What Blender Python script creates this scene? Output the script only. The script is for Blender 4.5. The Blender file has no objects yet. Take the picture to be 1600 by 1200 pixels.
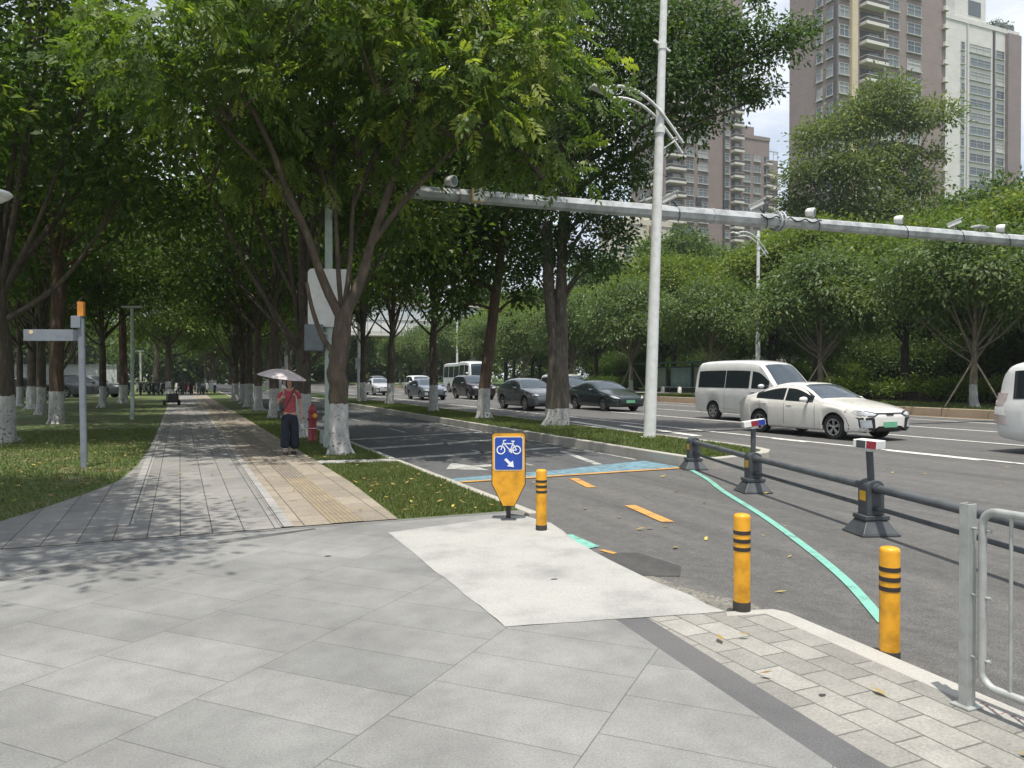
import bpy, math, random
import numpy as np
from mathutils import Vector, Matrix, noise as mnoise
PI = math.pi
R_ = math.radians
random.seed(7)
scene = bpy.context.scene
COL = scene.collection

# ------------------------------------------------------------------ camera
H = 1.6
cam_d = bpy.data.cameras.new('camera')
cam = bpy.data.objects.new('camera', cam_d)
COL.objects.link(cam)
cam.location = (0, 0, H)
cam.rotation_euler = (PI/2 - math.atan(12/1200), 0, -R_(23.4))
cam_d.sensor_width = 36
cam_d.lens = 27
cam_d.clip_end = 3000
scene.camera = cam

# ------------------------------------------------------------------ materials
def new_mat(name):
    m = bpy.data.materials.new(name)
    m.use_nodes = True
    nt = m.node_tree
    nt.nodes.clear()
    out = nt.nodes.new('ShaderNodeOutputMaterial')
    b = nt.nodes.new('ShaderNodeBsdfPrincipled')
    nt.links.new(b.outputs[0], out.inputs[0])
    return m, nt, b, out

def nd(nt, typ, **kw):
    n = nt.nodes.new(typ)
    for k, v in kw.items():
        if k in n.inputs.keys() if hasattr(n.inputs, 'keys') else False:
            n.inputs[k].default_value = v
        else:
            setattr(n, k, v)
    return n

def ramp(nt, fac, stops, interp='LINEAR'):
    r = nt.nodes.new('ShaderNodeValToRGB')
    r.color_ramp.interpolation = interp
    el = r.color_ramp.elements
    while len(el) < len(stops): el.new(0.5)
    for e, (p, c) in zip(el, stops):
        e.position = p
        e.color = (c[0], c[1], c[2], 1) if len(c) == 3 else c
    nt.links.new(fac, r.inputs[0])
    return r.outputs[0]

def mixc(nt, fac, a, b, typ='MIX'):
    m = nt.nodes.new('ShaderNodeMix')
    m.data_type = 'RGBA'; m.blend_type = typ
    for sock, val in ((m.inputs[0], fac), (m.inputs[6], a), (m.inputs[7], b)):
        if hasattr(val, 'links'): nt.links.new(val, sock)
        elif isinstance(val, (int, float)): sock.default_value = val
        else: sock.default_value = (val[0], val[1], val[2], 1)
    return m.outputs[2]

def mth(nt, op, a, b=None, c=None):
    m = nt.nodes.new('ShaderNodeMath'); m.operation = op
    for i, v in enumerate((a, b, c)):
        if v is None: continue
        if hasattr(v, 'links'): nt.links.new(v, m.inputs[i])
        else: m.inputs[i].default_value = v
    return m.outputs[0]

def ocoord(nt, scale=(1, 1, 1), rot=(0, 0, 0), loc=(0, 0, 0)):
    tc = nt.nodes.new('ShaderNodeTexCoord')
    mp = nt.nodes.new('ShaderNodeMapping')
    mp.inputs['Scale'].default_value = scale
    mp.inputs['Rotation'].default_value = rot
    mp.inputs['Location'].default_value = loc
    nt.links.new(tc.outputs['Object'], mp.inputs[0])
    return mp.outputs[0]

def noise(nt, vec, scale, detail=4, rough=.55):
    n = nt.nodes.new('ShaderNodeTexNoise')
    n.inputs['Scale'].default_value = scale
    n.inputs['Detail'].default_value = detail
    n.inputs['Roughness'].default_value = rough
    if vec is not None: nt.links.new(vec, n.inputs['Vector'])
    return n.outputs['Fac']

def bump(nt, b, h, strength=.3, dist=.01):
    bm = nt.nodes.new('ShaderNodeBump')
    bm.inputs['Strength'].default_value = strength
    bm.inputs['Distance'].default_value = dist
    nt.links.new(h, bm.inputs['Height'])
    nt.links.new(bm.outputs[0], b.inputs['Normal'])

def paint(name, col, rough=.45, metal=0., dirt=.12, scale=6., coat=0.):
    """painted / metal / plastic surface with a little dirt and uneven gloss"""
    m, nt, b, out = new_mat(name)
    v = ocoord(nt)
    n = noise(nt, v, scale, 5)
    dk = [c*(1-dirt*2) for c in col]
    lt = [min(1, c*(1+dirt*.6)) for c in col]
    nt.links.new(ramp(nt, n, [(.3, dk), (.55, col), (.75, lt)]), b.inputs['Base Color'])
    nt.links.new(mth(nt, 'MULTIPLY_ADD', n, .25, rough-.12), b.inputs['Roughness'])
    b.inputs['Metallic'].default_value = metal
    if coat:
        b.inputs['Coat Weight'].default_value = coat
        b.inputs['Coat Roughness'].default_value = .04
    return m

def stone(name, c1, c2, scale=60, rough=.85, big=.6, bumps=.25):
    """granular mineral surface: fine speckle plus broad stains"""
    m, nt, b, out = new_mat(name)
    v = ocoord(nt)
    fine = noise(nt, v, scale, 3, .7)
    broad = noise(nt, v, big, 6, .6)
    c = ramp(nt, fine, [(.3, c1), (.7, c2)])
    st = ramp(nt, broad, [(.25, (.62, .62, .62)), (.5, (1, 1, 1)), (.75, (1.15, 1.13, 1.1))])
    nt.links.new(mixc(nt, 1, c, st, 'MULTIPLY'), b.inputs['Base Color'])
    b.inputs['Roughness'].default_value = rough
    bump(nt, b, fine, bumps, .006)
    return m

# ------------------------------------------------------------------ mesh builder
class MB:
    def __init__(s): s.v = []; s.f = []; s.m = []
    def add(s, vs, fs, mi=0):
        o = len(s.v); s.v += [tuple(p) for p in vs]
        for f in fs: s.f.append([i+o for i in f]); s.m.append(mi)
    def box(s, c, size, rot=None, mi=0, taper=1.):
        hx, hy, hz = [q/2 for q in size]
        vs = [Vector((x*hx*(taper if z > 0 else 1), y*hy*(taper if z > 0 else 1), z*hz)) for z in (-1, 1) for y in (-1, 1) for x in (-1, 1)]
        if rot is not None:
            M = rot if isinstance(rot, Matrix) else Matrix.Rotation(rot, 3, 'Z')
            vs = [M @ p for p in vs]
        c = Vector(c)
        s.add([p+c for p in vs], [(0,2,3,1),(4,5,7,6),(0,1,5,4),(2,6,7,3),(0,4,6,2),(1,3,7,5)], mi)
    def tube(s, pts, rad, n=10, caps=True, mi=0, wob=None):
        pts = [Vector(p) for p in pts]
        if not hasattr(rad, '__len__'): rad = [rad]*len(pts)
        rings = []; up = None
        for i, p in enumerate(pts):
            a = pts[max(i-1, 0)]; b = pts[min(i+1, len(pts)-1)]
            d = (b-a).normalized()
            if up is None:
                up = d.orthogonal().normalized()
            else:
                up = (up - d*up.dot(d))
                up = up.normalized() if up.length > 1e-5 else d.orthogonal().normalized()
            w = d.cross(up)
            ring = []
            for k in range(n):
                a_ = 2*PI*k/n
                r = rad[i]*(wob(i, k) if wob else 1)
                ring.append(p + up*(math.cos(a_)*r) + w*(math.sin(a_)*r))
            rings.append(ring)
        vs = [q for r in rings for q in r]; fs = []
        for i in range(len(pts)-1):
            for k in range(n):
                k2 = (k+1) % n
                fs.append((i*n+k, i*n+k2, (i+1)*n+k2, (i+1)*n+k))
        if caps:
            fs.append(tuple(range(n-1, -1, -1))); fs.append(tuple((len(pts)-1)*n+k for k in range(n)))
        s.add(vs, fs, mi)
    def lathe(s, prof, n=24, c=(0, 0, 0), M=None, mi=0, caps=True):
        vs = []; fs = []; c = Vector(c)
        for r, z in prof:
            for k in range(n):
                a = 2*PI*k/n
                p = Vector((r*math.cos(a), r*math.sin(a), z))
                if M: p = M @ p
                vs.append(p+c)
        for i in range(len(prof)-1):
            for k in range(n):
                k2 = (k+1) % n
                fs.append((i*n+k, i*n+k2, (i+1)*n+k2, (i+1)*n+k))
        if caps and prof[0][0] > 1e-4: fs.append(tuple(range(n-1, -1, -1)))
        if caps and prof[-1][0] > 1e-4: fs.append(tuple((len(prof)-1)*n+k for k in range(n)))
        s.add(vs, fs, mi)
    def prism(s, poly, z0, z1, mi=0, M=None, c=(0, 0, 0)):
        n = len(poly); c = Vector(c)
        vs = [Vector((x, y, z0)) for x, y in poly] + [Vector((x, y, z1)) for x, y in poly]
        if M: vs = [M @ p for p in vs]
        fs = [tuple(range(n-1, -1, -1)), tuple(range(n, 2*n))]
        for i in range(n):
            j = (i+1) % n
            fs.append((i, j, n+j, n+i))
        s.add([p+c for p in vs], fs, mi)
    def sheet(s, poly, z=0., mi=0):
        s.add([(p[0], p[1], p[2] if len(p) > 2 else z) for p in poly], [tuple(range(len(poly)))], mi)
    def build(s, name, mats, parent=None, smooth=None, bevel=0, loc=None, rotz=0):
        me = bpy.data.meshes.new(name)
        me.from_pydata(s.v, [], s.f)
        if not isinstance(mats, (list, tuple)): mats = [mats]
        for m in mats: me.materials.append(m)
        if len(mats) > 1: me.polygons.foreach_set('material_index', s.m)
        me.update()
        if smooth:
            me.polygons.foreach_set('use_smooth', [True]*len(me.polygons))
            me.set_sharp_from_angle(angle=R_(smooth))
        o = bpy.data.objects.new(name, me); COL.objects.link(o)
        if parent: o.parent = parent
        if loc: o.location = loc
        o.rotation_euler.z = rotz
        if bevel:
            bv = o.modifiers.new('bevel', 'BEVEL'); bv.width = bevel; bv.segments = 2; bv.limit_method = 'ANGLE'; bv.angle_limit = R_(40)
        return o

def tag(o, label=None, cat=None, group=None, kind=None):
    if label: o['label'] = label
    if cat: o['category'] = cat
    if group: o['group'] = group
    if kind: o['kind'] = kind
    return o
def thing(name, label, cat, loc=(0, 0, 0), rz=0, group=None):
    o = bpy.data.objects.new(name, None); COL.objects.link(o)
    o.empty_display_size = .2
    o.location = loc; o.rotation_euler.z = rz
    return tag(o, label, cat, group)
def struct(o): o['kind'] = 'structure'; return o
def copy_tree(o, parent=None):
    c = o.copy(); COL.objects.link(c)
    if parent: c.parent = parent
    for ch in list(o.children): copy_tree(ch, c)
    return c
def dup(o, loc, rz=None, label=None, scale=None, rots=None):
    c = copy_tree(o); c.location = loc
    if rz is not None: c.rotation_euler.z = rz
    if rots: c.rotation_euler = rots
    if label: c['label'] = label
    if scale: c.scale = scale if hasattr(scale, '__len__') else (scale,)*3
    return c
def RX(a): return Matrix.Rotation(a, 3, 'X')
def RY(a): return Matrix.Rotation(a, 3, 'Y')
def RZ(a): return Matrix.Rotation(a, 3, 'Z')

# ------------------------------------------------------------------ light
SUN_EL, SUN_AZ = R_(75), math.atan2(-.42, -.9)     # azimuth of the sun measured from +Y towards +X
sd = Vector((math.sin(SUN_AZ)*math.cos(SUN_EL), math.cos(SUN_AZ)*math.cos(SUN_EL), math.sin(SUN_EL)))
sl = bpy.data.lights.new('sun', 'SUN'); sl.energy = 5.0; sl.angle = R_(.5); sl.color = (1, .945, .85)
so = bpy.data.objects.new('sun', sl); COL.objects.link(so)
so.rotation_euler = sd.to_track_quat('Z', 'Y').to_euler(); so.location = (0, 0, 60)
w = bpy.data.worlds.new('World'); scene.world = w; w.use_nodes = True
nt = w.node_tree; nt.nodes.clear()
wo = nt.nodes.new('ShaderNodeOutputWorld'); bg = nt.nodes.new('ShaderNodeBackground')
sky = nt.nodes.new('ShaderNodeTexSky'); sky.sky_type = 'NISHITA'; sky.sun_disc = False
sky.sun_elevation = SUN_EL; sky.sun_rotation = SUN_AZ; sky.air_density = 1.0; sky.dust_density = .8; sky.ozone_density = 1.5
tc = nt.nodes.new('ShaderNodeTexCoord'); mp = nt.nodes.new('ShaderNodeMapping')
mp.inputs['Scale'].default_value = (1, 1, 3.2)
nt.links.new(tc.outputs['Generated'], mp.inputs[0])
cn = noise(nt, mp.outputs[0], 2.6, 7, .62)
cf = ramp(nt, cn, [(.28, (.22, .22, .22)), (.60, (.85, .85, .85))])
nt.links.new(mixc(nt, cf, sky.outputs[0], (8.6, 8.9, 9.3)), bg.inputs[0])
bg.inputs[1].default_value = .12
nt.links.new(bg.outputs[0], wo.inputs[0])
vs = scene.view_settings
vs.view_transform = 'Standard'; vs.look = 'None'; vs.exposure = .23; vs.gamma = 1; vs.use_curve_mapping = False
cy = scene.cycles
cy.max_bounces = 6; cy.diffuse_bounces = 4; cy.glossy_bounces = 3; cy.transmission_bounces = 4; cy.transparent_max_bounces = 6
cy.caustics_reflective = False; cy.caustics_refractive = False
# ------------------------------------------------------------------ fast numpy meshes
def np_mesh(name, verts, nper, mats, parent=None, attr=None):
    """verts (N*nper,3): N polygons of nper corners, no shared vertices"""
    n = len(verts)//nper
    me = bpy.data.meshes.new(name)
    me.vertices.add(len(verts)); me.vertices.foreach_set('co', np.asarray(verts, dtype=np.float32).ravel())
    me.loops.add(len(verts)); me.loops.foreach_set('vertex_index', np.arange(len(verts), dtype=np.int32))
    me.polygons.add(n); me.polygons.foreach_set('loop_start', np.arange(0, len(verts), nper, dtype=np.int32))
    if attr is not None:
        a = me.attributes.new('tint', 'FLOAT', 'FACE'); a.data.foreach_set('value', attr.astype(np.float32))
    for m in (mats if isinstance(mats, (list, tuple)) else [mats]): me.materials.append(m)
    me.update(calc_edges=True); me.validate()
    o = bpy.data.objects.new(name, me); COL.objects.link(o)
    if parent: o.parent = parent
    return o
RNG = np.random.default_rng(11)

# ------------------------------------------------------------------ ground materials
ZA = -.06           # asphalt level; the plaza is z = 0
def m_asphalt(name, base, tone=(1, 1, 1)):
    m, nt, b, out = new_mat(name)
    v = ocoord(nt)
    f = noise(nt, v, 95, 2, .8); g = noise(nt, v, 9, 5, .6)
    vl = ocoord(nt, (1.6, .1, 1)); streak = noise(nt, vl, 1.4, 5, .6)
    bl = [base*t for t in tone]
    c = ramp(nt, f, [(.25, [x*.45 for x in bl]), (.5, bl), (.8, [x*1.9 for x in bl])])
    s = ramp(nt, streak, [(.3, (.72, .72, .73)), (.6, (1.05, 1.04, 1.03)), (.8, (1.2, 1.18, 1.15))])
    c = mixc(nt, 1, c, s, 'MULTIPLY')
    s2 = ramp(nt, g, [(.3, (.8, .8, .8)), (.7, (1.12, 1.12, 1.1))])
    nt.links.new(mixc(nt, 1, c, s2, 'MULTIPLY'), b.inputs['Base Color'])
    b.inputs['Roughness'].default_value = .88
    bump(nt, b, f, .5, .01)
    return m
def worn(name, col, amount=.5, rough=.7, scale=7):
    """road paint, scuffed through to the asphalt"""
    m, nt, b, out = new_mat(name)
    v = ocoord(nt)
    n1 = noise(nt, v, scale, 8, .72); n2 = noise(nt, v, 110, 2, .7)
    f = ramp(nt, mth(nt, 'ADD', n1, mth(nt, 'MULTIPLY', n2, .35)), [(amount, (0, 0, 0)), (amount+.22, (1, 1, 1))])
    a = ramp(nt, n2, [(.3, (.04, .04, .042)), (.7, (.13, .13, .128))])
    nt.links.new(mixc(nt, f, a, col), b.inputs['Base Color'])
    b.inputs['Roughness'].default_value = rough
    return m
def m_brick(name, cols, mort, w, h, msize, rot=0., swap=False, off=.5, grain=70, jitter=None, loc=(0, 0, 0), rough=.85, stain=.5, stains=((.25, .72), (.75, 1.14))):
    """paving: joints from a brick pattern, every slab its own shade, speckled and stained"""
    m, nt, b, out = new_mat(name)
    v = ocoord(nt, rot=(0, 0, rot), loc=loc)
    if swap:
        sp = nt.nodes.new('ShaderNodeSeparateXYZ'); cb = nt.nodes.new('ShaderNodeCombineXYZ')
        nt.links.new(v, sp.inputs[0]); nt.links.new(sp.outputs[1], cb.inputs[0]); nt.links.new(sp.outputs[0], cb.inputs[1]); v = cb.outputs[0]
    br = nt.nodes.new('ShaderNodeTexBrick'); br.offset = off
    br.inputs['Scale'].default_value = 1; br.inputs['Brick Width'].default_value = w; br.inputs['Row Height'].default_value = h
    br.inputs['Mortar Size'].default_value = msize; br.inputs['Mortar Smooth'].default_value = .2
    br.inputs['Color1'].default_value = (*cols[0], 1); br.inputs['Color2'].default_value = (*cols[1], 1); br.inputs['Mortar'].default_value = (*mort, 1)
    nt.links.new(v, br.inputs['Vector'])
    v0 = ocoord(nt)
    f = noise(nt, v0, grain, 3, .75); g = noise(nt, v0, stain, 7, .62); g2 = noise(nt, v0, stain*7, 5, .6)
    c = mixc(nt, 1, br.outputs['Color'], ramp(nt, f, [(.2, (.62, .62, .62)), (.5, (1, 1, 1)), (.8, (1.34, 1.34, 1.34))]), 'MULTIPLY')
    c = mixc(nt, 1, c, ramp(nt, g, [(stains[0][0], (stains[0][1],)*3), (stains[1][0], (stains[1][1],)*3)]), 'MULTIPLY')
    c = mixc(nt, 1, c, ramp(nt, g2, [(.3, (.88, .88, .88)), (.6, (1.03, 1.03, 1.02))]), 'MULTIPLY')
    nt.links.new(c, b.inputs['Base Color'])
    b.inputs['Roughness'].default_value = rough
    hgt = mth(nt, 'SUBTRACT', mth(nt, 'MULTIPLY', f, .35), br.outputs['Fac'])
    bump(nt, b, hgt, .35, .008)
    return m
def m_soil_grass(name, g1, g2, soil, amt=.52):
    m, nt, b, out = new_mat(name)
    v = ocoord(nt)
    f = noise(nt, v, 40, 4, .75); g = noise(nt, v, .9, 6, .65)
    c = ramp(nt, f, [(.25, [x*.5 for x in g1]), (.5, g1), (.8, g2)])
    nt.links.new(mixc(nt, ramp(nt, g, [(amt, (0, 0, 0)), (amt+.16, (.85, .85, .85))]), c, soil), b.inputs['Base Color'])
    b.inputs['Roughness'].default_value = .95
    bump(nt, b, f, .8, .03)
    return m
M_lawn = m_soil_grass('lawn_turf', (.075, .115, .028), (.13, .17, .045), (.17, .145, .085), .49)
M_verge = m_soil_grass('verge_turf', (.055, .10, .02), (.11, .17, .035), (.10, .09, .045), .62)
M_asph = m_asphalt('asphalt', .104, (1, .985, .97))
M_asph2 = m_asphalt('asphalt_shaded', .088, (.96, 1, 1.06))  # same asphalt, darker and bluer: tree shade put into the colour
M_patch = m_asphalt('asphalt_fresh', .058)
M_plaza = m_brick('granite_slab', [(.196, .199, .197), (.232, .234, .229)], (.105, .105, .10), .455, .97, .003, rot=R_(-42.8), loc=(.12, -.06, 0), grain=85, stain=.8, stains=((.25, .62), (.75, 1.2)))
M_paver = m_brick('granite_sett', [(.215, .21, .195), (.31, .302, .28)], (.12, .118, .105), .30, .19, .006, swap=True, grain=60, stain=1.2)
M_walk = m_brick('walk_plank', [(.20, .197, .19), (.245, .238, .228)], (.065, .063, .06), 1.2, .305, .006, swap=True, grain=55, stain=.7, off=.37)
M_walk2 = m_brick('walk_tan', [(.235, .205, .165), (.30, .262, .21)], (.09, .08, .065), .62, .305, .007, swap=True, grain=45, stain=.9)
M_tact = m_brick('tactile_orange', [(.235, .20, .15), (.285, .23, .15)], (.175, .145, .105), .30, .05, .008, swap=True, grain=45, stain=1.1, off=0)
M_lightstrip = m_brick('light_strip', [(.27, .27, .26), (.32, .31, .30)], (.08, .08, .08), .6, .5, .008, swap=True, grain=50)
M_darkband = stone('dark_granite', (.06, .06, .062), (.14, .14, .145), 130, .8, 1.2)
M_conc = stone('pale_concrete', (.285, .285, .275), (.365, .365, .35), 45, .9, 1.5, .2)
M_kerb = stone('kerb_stone', (.30, .29, .26), (.42, .40, .36), 90, .9, .8)
M_kerbw = stone('kerb_pale', (.30, .295, .275), (.41, .40, .37), 90, .9, .8)
M_kerbb = stone('kerb_brown', (.30, .24, .17), (.40, .33, .24), 60, .9, .5)
M_white = worn('line_white', (.66, .66, .62), .44)
M_whiteold = worn('line_white_old', (.40, .41, .39), .52, scale=4)
M_orange = worn('line_orange', (.52, .27, .07), .46)
M_blue = worn('line_blue', (.15, .29, .365), .52, scale=9)
M_teal = worn('line_teal', (.17, .41, .34), .43)
M_earth = m_soil_grass('far_earth', (.06, .09, .03), (.09, .12, .04), (.12, .11, .08), .5)

def lay(name, poly, z, mat, kind='structure'):
    b = MB(); b.sheet(poly, z); o = b.build(name, mat); o['kind'] = kind; return o
def slab(name, poly, z0, z1, mat, bevel=0):
    b = MB(); b.prism(poly, z0, z1); return struct(b.build(name, mat, bevel=bevel))

# ------------------------------------------------------------------ the ground
b = MB()
N = 24
for i in range(N):
    for j in range(N):
        pass
b.sheet([(-900, -300), (1200, -300), (1200, 1500), (-900, 1500)], -.14)
struct(b.build('ground', M_earth))
lay('road', [(3.5, -40), (28.75, -40), (28.75, 420), (3.5, 420)], ZA, M_asph)
lay('bike_lane', [(3.86, 11.5), (8.42, 11.58), (8.42, 420), (3.86, 420)], ZA+.004, M_asph2)
lay('lawn', [(-120, 8.34), (3.74, 8.34), (3.74, 420), (-120, 420)], -.006, M_lawn)
# plaza: one slab with a real edge towards the asphalt
slab('plaza', [(-60, -40), (2.42, -40), (2.42, 1.9), (2.63, 4.36), (1.9, 4.5), (1.98, 7.67), (3.46, 8.0), (3.5, 8.27), (-60, 8.27)], -.2, 0, M_plaza)
slab('paved_corner', [(2.62, -40), (3.52, -40), (3.52, 2.2), (3.62, 4.06), (3.34, 4.12), (3.41, 4.215), (2.84, 4.315), (2.62, 1.9)], -.2, -.001, M_paver)
slab('granite_band', [(2.42, -40), (2.62, -40), (2.62, 1.9), (2.84, 4.30), (2.63, 4.36), (2.42, 1.9)], -.2, -.0005, M_darkband)
slab('kerb', [(3.52, -40), (3.68, -40), (3.68, 2.2), (3.78, 4.02), (3.74, 4.12), (3.40, 4.20), (3.34, 4.12), (3.62, 4.06), (3.52, 2.2)], -.2, .003, M_kerbw, .008)
# pale concrete ramp from the plaza down to the asphalt
b = MB()
top = [(1.9, 4.5), (2.55, 4.38), (2.84, 4.30), (3.34, 4.14), (3.42, 4.2)]
rim = [(3.55, 4.45), (3.66, 5.7), (3.78, 6.6), (3.92, 7.5)]
poly0 = [(1.9, 4.5, .003), (2.55, 4.375, .003), (2.84, 4.305, .003), (3.40, 4.20, .003), (3.50, 4.5, ZA+.006), (3.47, 5.1, ZA+.006), (3.53, 5.9, ZA+.006), (3.62, 6.7, ZA+.006), (3.76, 7.3, ZA+.006), (3.76, 7.6, -.02), (3.62, 8.03, .003), (3.46, 8.04, .003), (1.95, 7.7, .003)]
rj = random.Random(9); poly = []
for a_, b_ in zip(poly0, poly0[1:]+poly0[:1]):
    n_ = max(1, int(math.dist(a_, b_)/.16))
    for k in range(n_):
        u = k/n_; j = .010 if k else 0
        poly.append((a_[0]+(b_[0]-a_[0])*u+rj.uniform(-j, j), a_[1]+(b_[1]-a_[1])*u+rj.uniform(-j, j), a_[2]+(b_[2]-a_[2])*u))
ctr = (2.9, 6.1, .003)
vsn = [ctr]+poly
inner = [(ctr[0]+(p[0]-ctr[0])*.86, ctr[1]+(p[1]-ctr[1])*.93, .0035) for p in poly]
nP = len(poly)
b.add([ctr]+inner+poly, [(0, 1+i, 1+(i+1) % nP) for i in range(nP)] + [(1+i, 1+nP+i, 1+nP+(i+1) % nP, 1+(i+1) % nP) for i in range(nP)])
b2 = b.build('concrete_ramp', M_conc); struct(b2)
# crushed edge between ramp and asphalt
lay('rough_edge', [(3.50, 4.30), (3.45, 5.1), (3.49, 5.5), (3.60, 5.38), (3.63, 5.1), (3.68, 4.75), (3.84, 4.45), (3.75, 4.14)], ZA+.003, stone('crushed_stone', (.06, .058, .052), (.26, .245, .215), 38, .95, 6, .8))
lay('asphalt_patch', [(3.54, 6.28), (3.94, 6.14), (4.01, 5.55), (3.80, 5.27), (3.48, 5.42)], ZA+.005, M_patch)
# dark edge band between plaza and walkway
slab('edge_band', [(-60, 8.27), (3.5, 8.27), (3.62, 8.03), (3.72, 8.2), (3.72, 8.36), (-60, 8.40)], -.2, .002, stone('edge_granite', (.10, .10, .10), (.19, .19, .185), 90))
# tactile / drain lines across the plaza
b = MB()
for k in range(4):
    o_ = k*.055
    b.sheet([(-6, 5.0-o_), (.1, 7.9-o_), (1.3, 8.22-o_*.3), (1.3, 8.235-o_*.3), (.1, 7.918-o_), (-6, 5.018-o_)], .002)
struct(b.build('drain_slots', M_darkband))
b = MB()
for x, y, r in ((-.45, 3.3, .02), (1.2, 6.9, .03), (2.7, 5.4, .03), (2.95, 2.9, .022)):
    b.sheet([(x+r*math.cos(a)*random.uniform(.7, 1.2), y+.6*r*math.sin(a)*random.uniform(.7, 1.2)) for a in [i*PI/5 for i in range(10)]], .0045)
struct(b.build('stains', stone('gum', (.025, .025, .025), (.06, .06, .055), 60)))
# walkway
wl = [(-7.5, 8.4), (-1.82, 9.99), (-1.5, 10.9), (-1.12, 12.1), (-.86, 13.2), (-.7, 15.2), (-.62, 19), (-.6, 60), (-.6, 130)]
wr = [(1.98, 130), (2.1, 60), (2.3, 30), (2.36, 14.8), (2.36, 11.6), (2.24, 8.40)]
lay('walkway', wl+wr, 0, M_walk)
lay('walkway_side', [(1.05, 8.40), (2.24, 8.40), (2.36, 11.6), (2.36, 14.8), (2.3, 30), (2.1, 60), (1.98, 130), (1.0, 130), (1.0, 60)], .004, M_walk2)
lay('tactile_strip', [(1.50, 8.40), (1.86, 8.40), (1.83, 12.4), (1.49, 12.4)], .008, M_tact)
lay('tactile_strip', [(1.49, 12.41), (1.83, 12.41), (1.66, 60), (1.4, 60)], .008, m_brick('tactile_shaded', [(.205, .18, .15), (.25, .215, .175)], (.14, .12, .10), .30, .05, .008, swap=True, grain=45, stain=1.1, off=0))  # far part: shade under the trees put into a browner tactile colour
lay('light_strip', [(.98, 8.40), (1.11, 8.40), (1.06, 60), (.98, 60)], .009, M_lightstrip)
lay('light_strip_left', [(-.62, 9.2), (-.46, 9.2), (-.46, 60), (-.56, 60)], .005, M_lightstrip)
# crossing slab in the green strip
lay('strip_path', [(2.36, 14.2), (3.74, 14.0), (3.74, 14.55), (2.36, 14.8)], .006, M_conc)
# kerb between green strip and bike lane
b = MB()
y = 8.12
while y < 130:
    b.box((3.80, y+.495, -.09), (.13, .985, .195)); y += 1.0
struct(b.build('strip_kerb', M_kerb, bevel=.012))
# planted median
med = [(8.42, 13.2), (8.44, 11.75), (8.52, 11.35), (8.8, 11.12), (9.6, 11.3), (10.45, 11.65), (10.85, 12.05), (11.05, 12.7), (11.12, 13.6), (11.12, 260), (8.42, 260)]
medin = [(8.58, 13.2), (8.60, 11.8), (8.66, 11.5), (8.86, 11.3), (9.56, 11.47), (10.36, 11.82), (10.7, 12.15), (10.89, 12.76), (10.96, 13.6), (10.96, 260), (8.58, 260)]
b = MB()
n_ = len(med)
vs_ = [(x, y, ZA-.1) for x, y in med]+[(x, y, .14) for x, y in med]+[(x, y, .14) for x, y in medin]+[(x, y, .05) for x, y in medin]
fs_ = []
for r in range(3):
    for i in range(n_):
        j = (i+1) % n_; fs_.append((r*n_+i, r*n_+j, (r+1)*n_+j, (r+1)*n_+i))
b.add(vs_, fs_)
struct(b.build('median_kerb', M_kerb, bevel=.015))
lay('median_lawn', medin, .10, M_verge)
# far kerb, far verge
b = MB()
y = -30
while y < 260:
    b.box((28.86, y+.99, .09), (.22, 1.97, .4)); y += 2.0
struct(b.build('far_kerb', M_kerbb, bevel=.02))
lay('far_verge', [(28.96, -40), (260, -40), (260, 420), (28.96, 420)], .25, M_verge)
lay('far_pavement', [(35, 40), (39.5, 40), (39.5, 200), (35, 200)], .256, M_conc)

# ------------------------------------------------------------------ painted markings
def stripe(bm, p, q, wd, z=ZA+.009, wd2=None):
    p = Vector(p[:2]); q = Vector(q[:2]); d = (q-p).normalized(); n = Vector((-d.y, d.x))
    w2 = wd2 or wd
    bm.sheet([p-n*wd/2, q-n*w2/2, q+n*w2/2, p+n*wd/2], z)
def crm(pts, n=6):
    P = [Vector(p) for p in pts]; Q = []
    for i in range(len(P)-1):
        a, b_, c, d = P[max(i-1, 0)], P[i], P[i+1], P[min(i+2, len(P)-1)]
        for k in range(n):
            u = k/n; Q.append(.5*((2*b_)+(c-a)*u+(2*a-5*b_+4*c-d)*u*u+(3*b_-a-3*c+d)*u**3))
    return Q+[P[-1]]
def clean(bm): bm.v = [(v[0], v[1], v[2] if len(v) > 2 else 0) for v in bm.v]
b = MB()
for x, y0, y1 in ((14.62, -30, 150), (18.48, -30, 34), (22.28, -30, 34), (26.05, -30, 150), (28.05, -30, 200), (11.45, 13.5, 200)):
    stripe(b, (x, y0), (x, y1), .15)
for x in (18.48, 22.28):
    for k in range(12): stripe(b, (x, 38+k*10), (x, 43+k*10), .15)
for y0, y1 in ((10.2, 12.4), (7.6, 9.2), (14.8, 16.0)): stripe(b, (14.48, y0), (14.48, y1), .17)
for p in ((12.6, 20), (13.2, 17.5)): stripe(b, p, (p[0]+.6, p[1]+5), .3)
struct(b.build('lane_lines', M_white))
b = MB()
stripe(b, (28.55, -30), (28.55, 200), .13); stripe(b, (10.55, 11.6), (9.0, 6.8), .14)
stripe(b, (3.86, 11.30), (8.36, 11.50), .13, ZA+.013, .15)
stripe(b, (5.85, 11.02), (5.62, 10.0), .15); stripe(b, (5.29, 8.42), (5.08, 7.28), .15)
stripe(b, (3.68, 6.36), (3.72, 6.18), .06)
struct(b.build('orange_lines', M_orange))
b = MB()
b.sheet([(3.87, 11.38), (8.36, 11.58), (8.34, 12.75), (7.2, 12.45), (6.2, 12.1), (3.87, 11.72)], ZA+.010)
struct(b.build('blue_band', M_blue))
b = MB()
pts = [(8.3, 11.2), (7.75, 10.0), (7.18, 8.93), (6.36, 7.2), (5.6, 5.75), (4.95, 4.62), (4.33, 3.72)]
pts = crm(pts)
from mathutils.geometry import interpolate_bezier
L_, R2 = [], []
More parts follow.
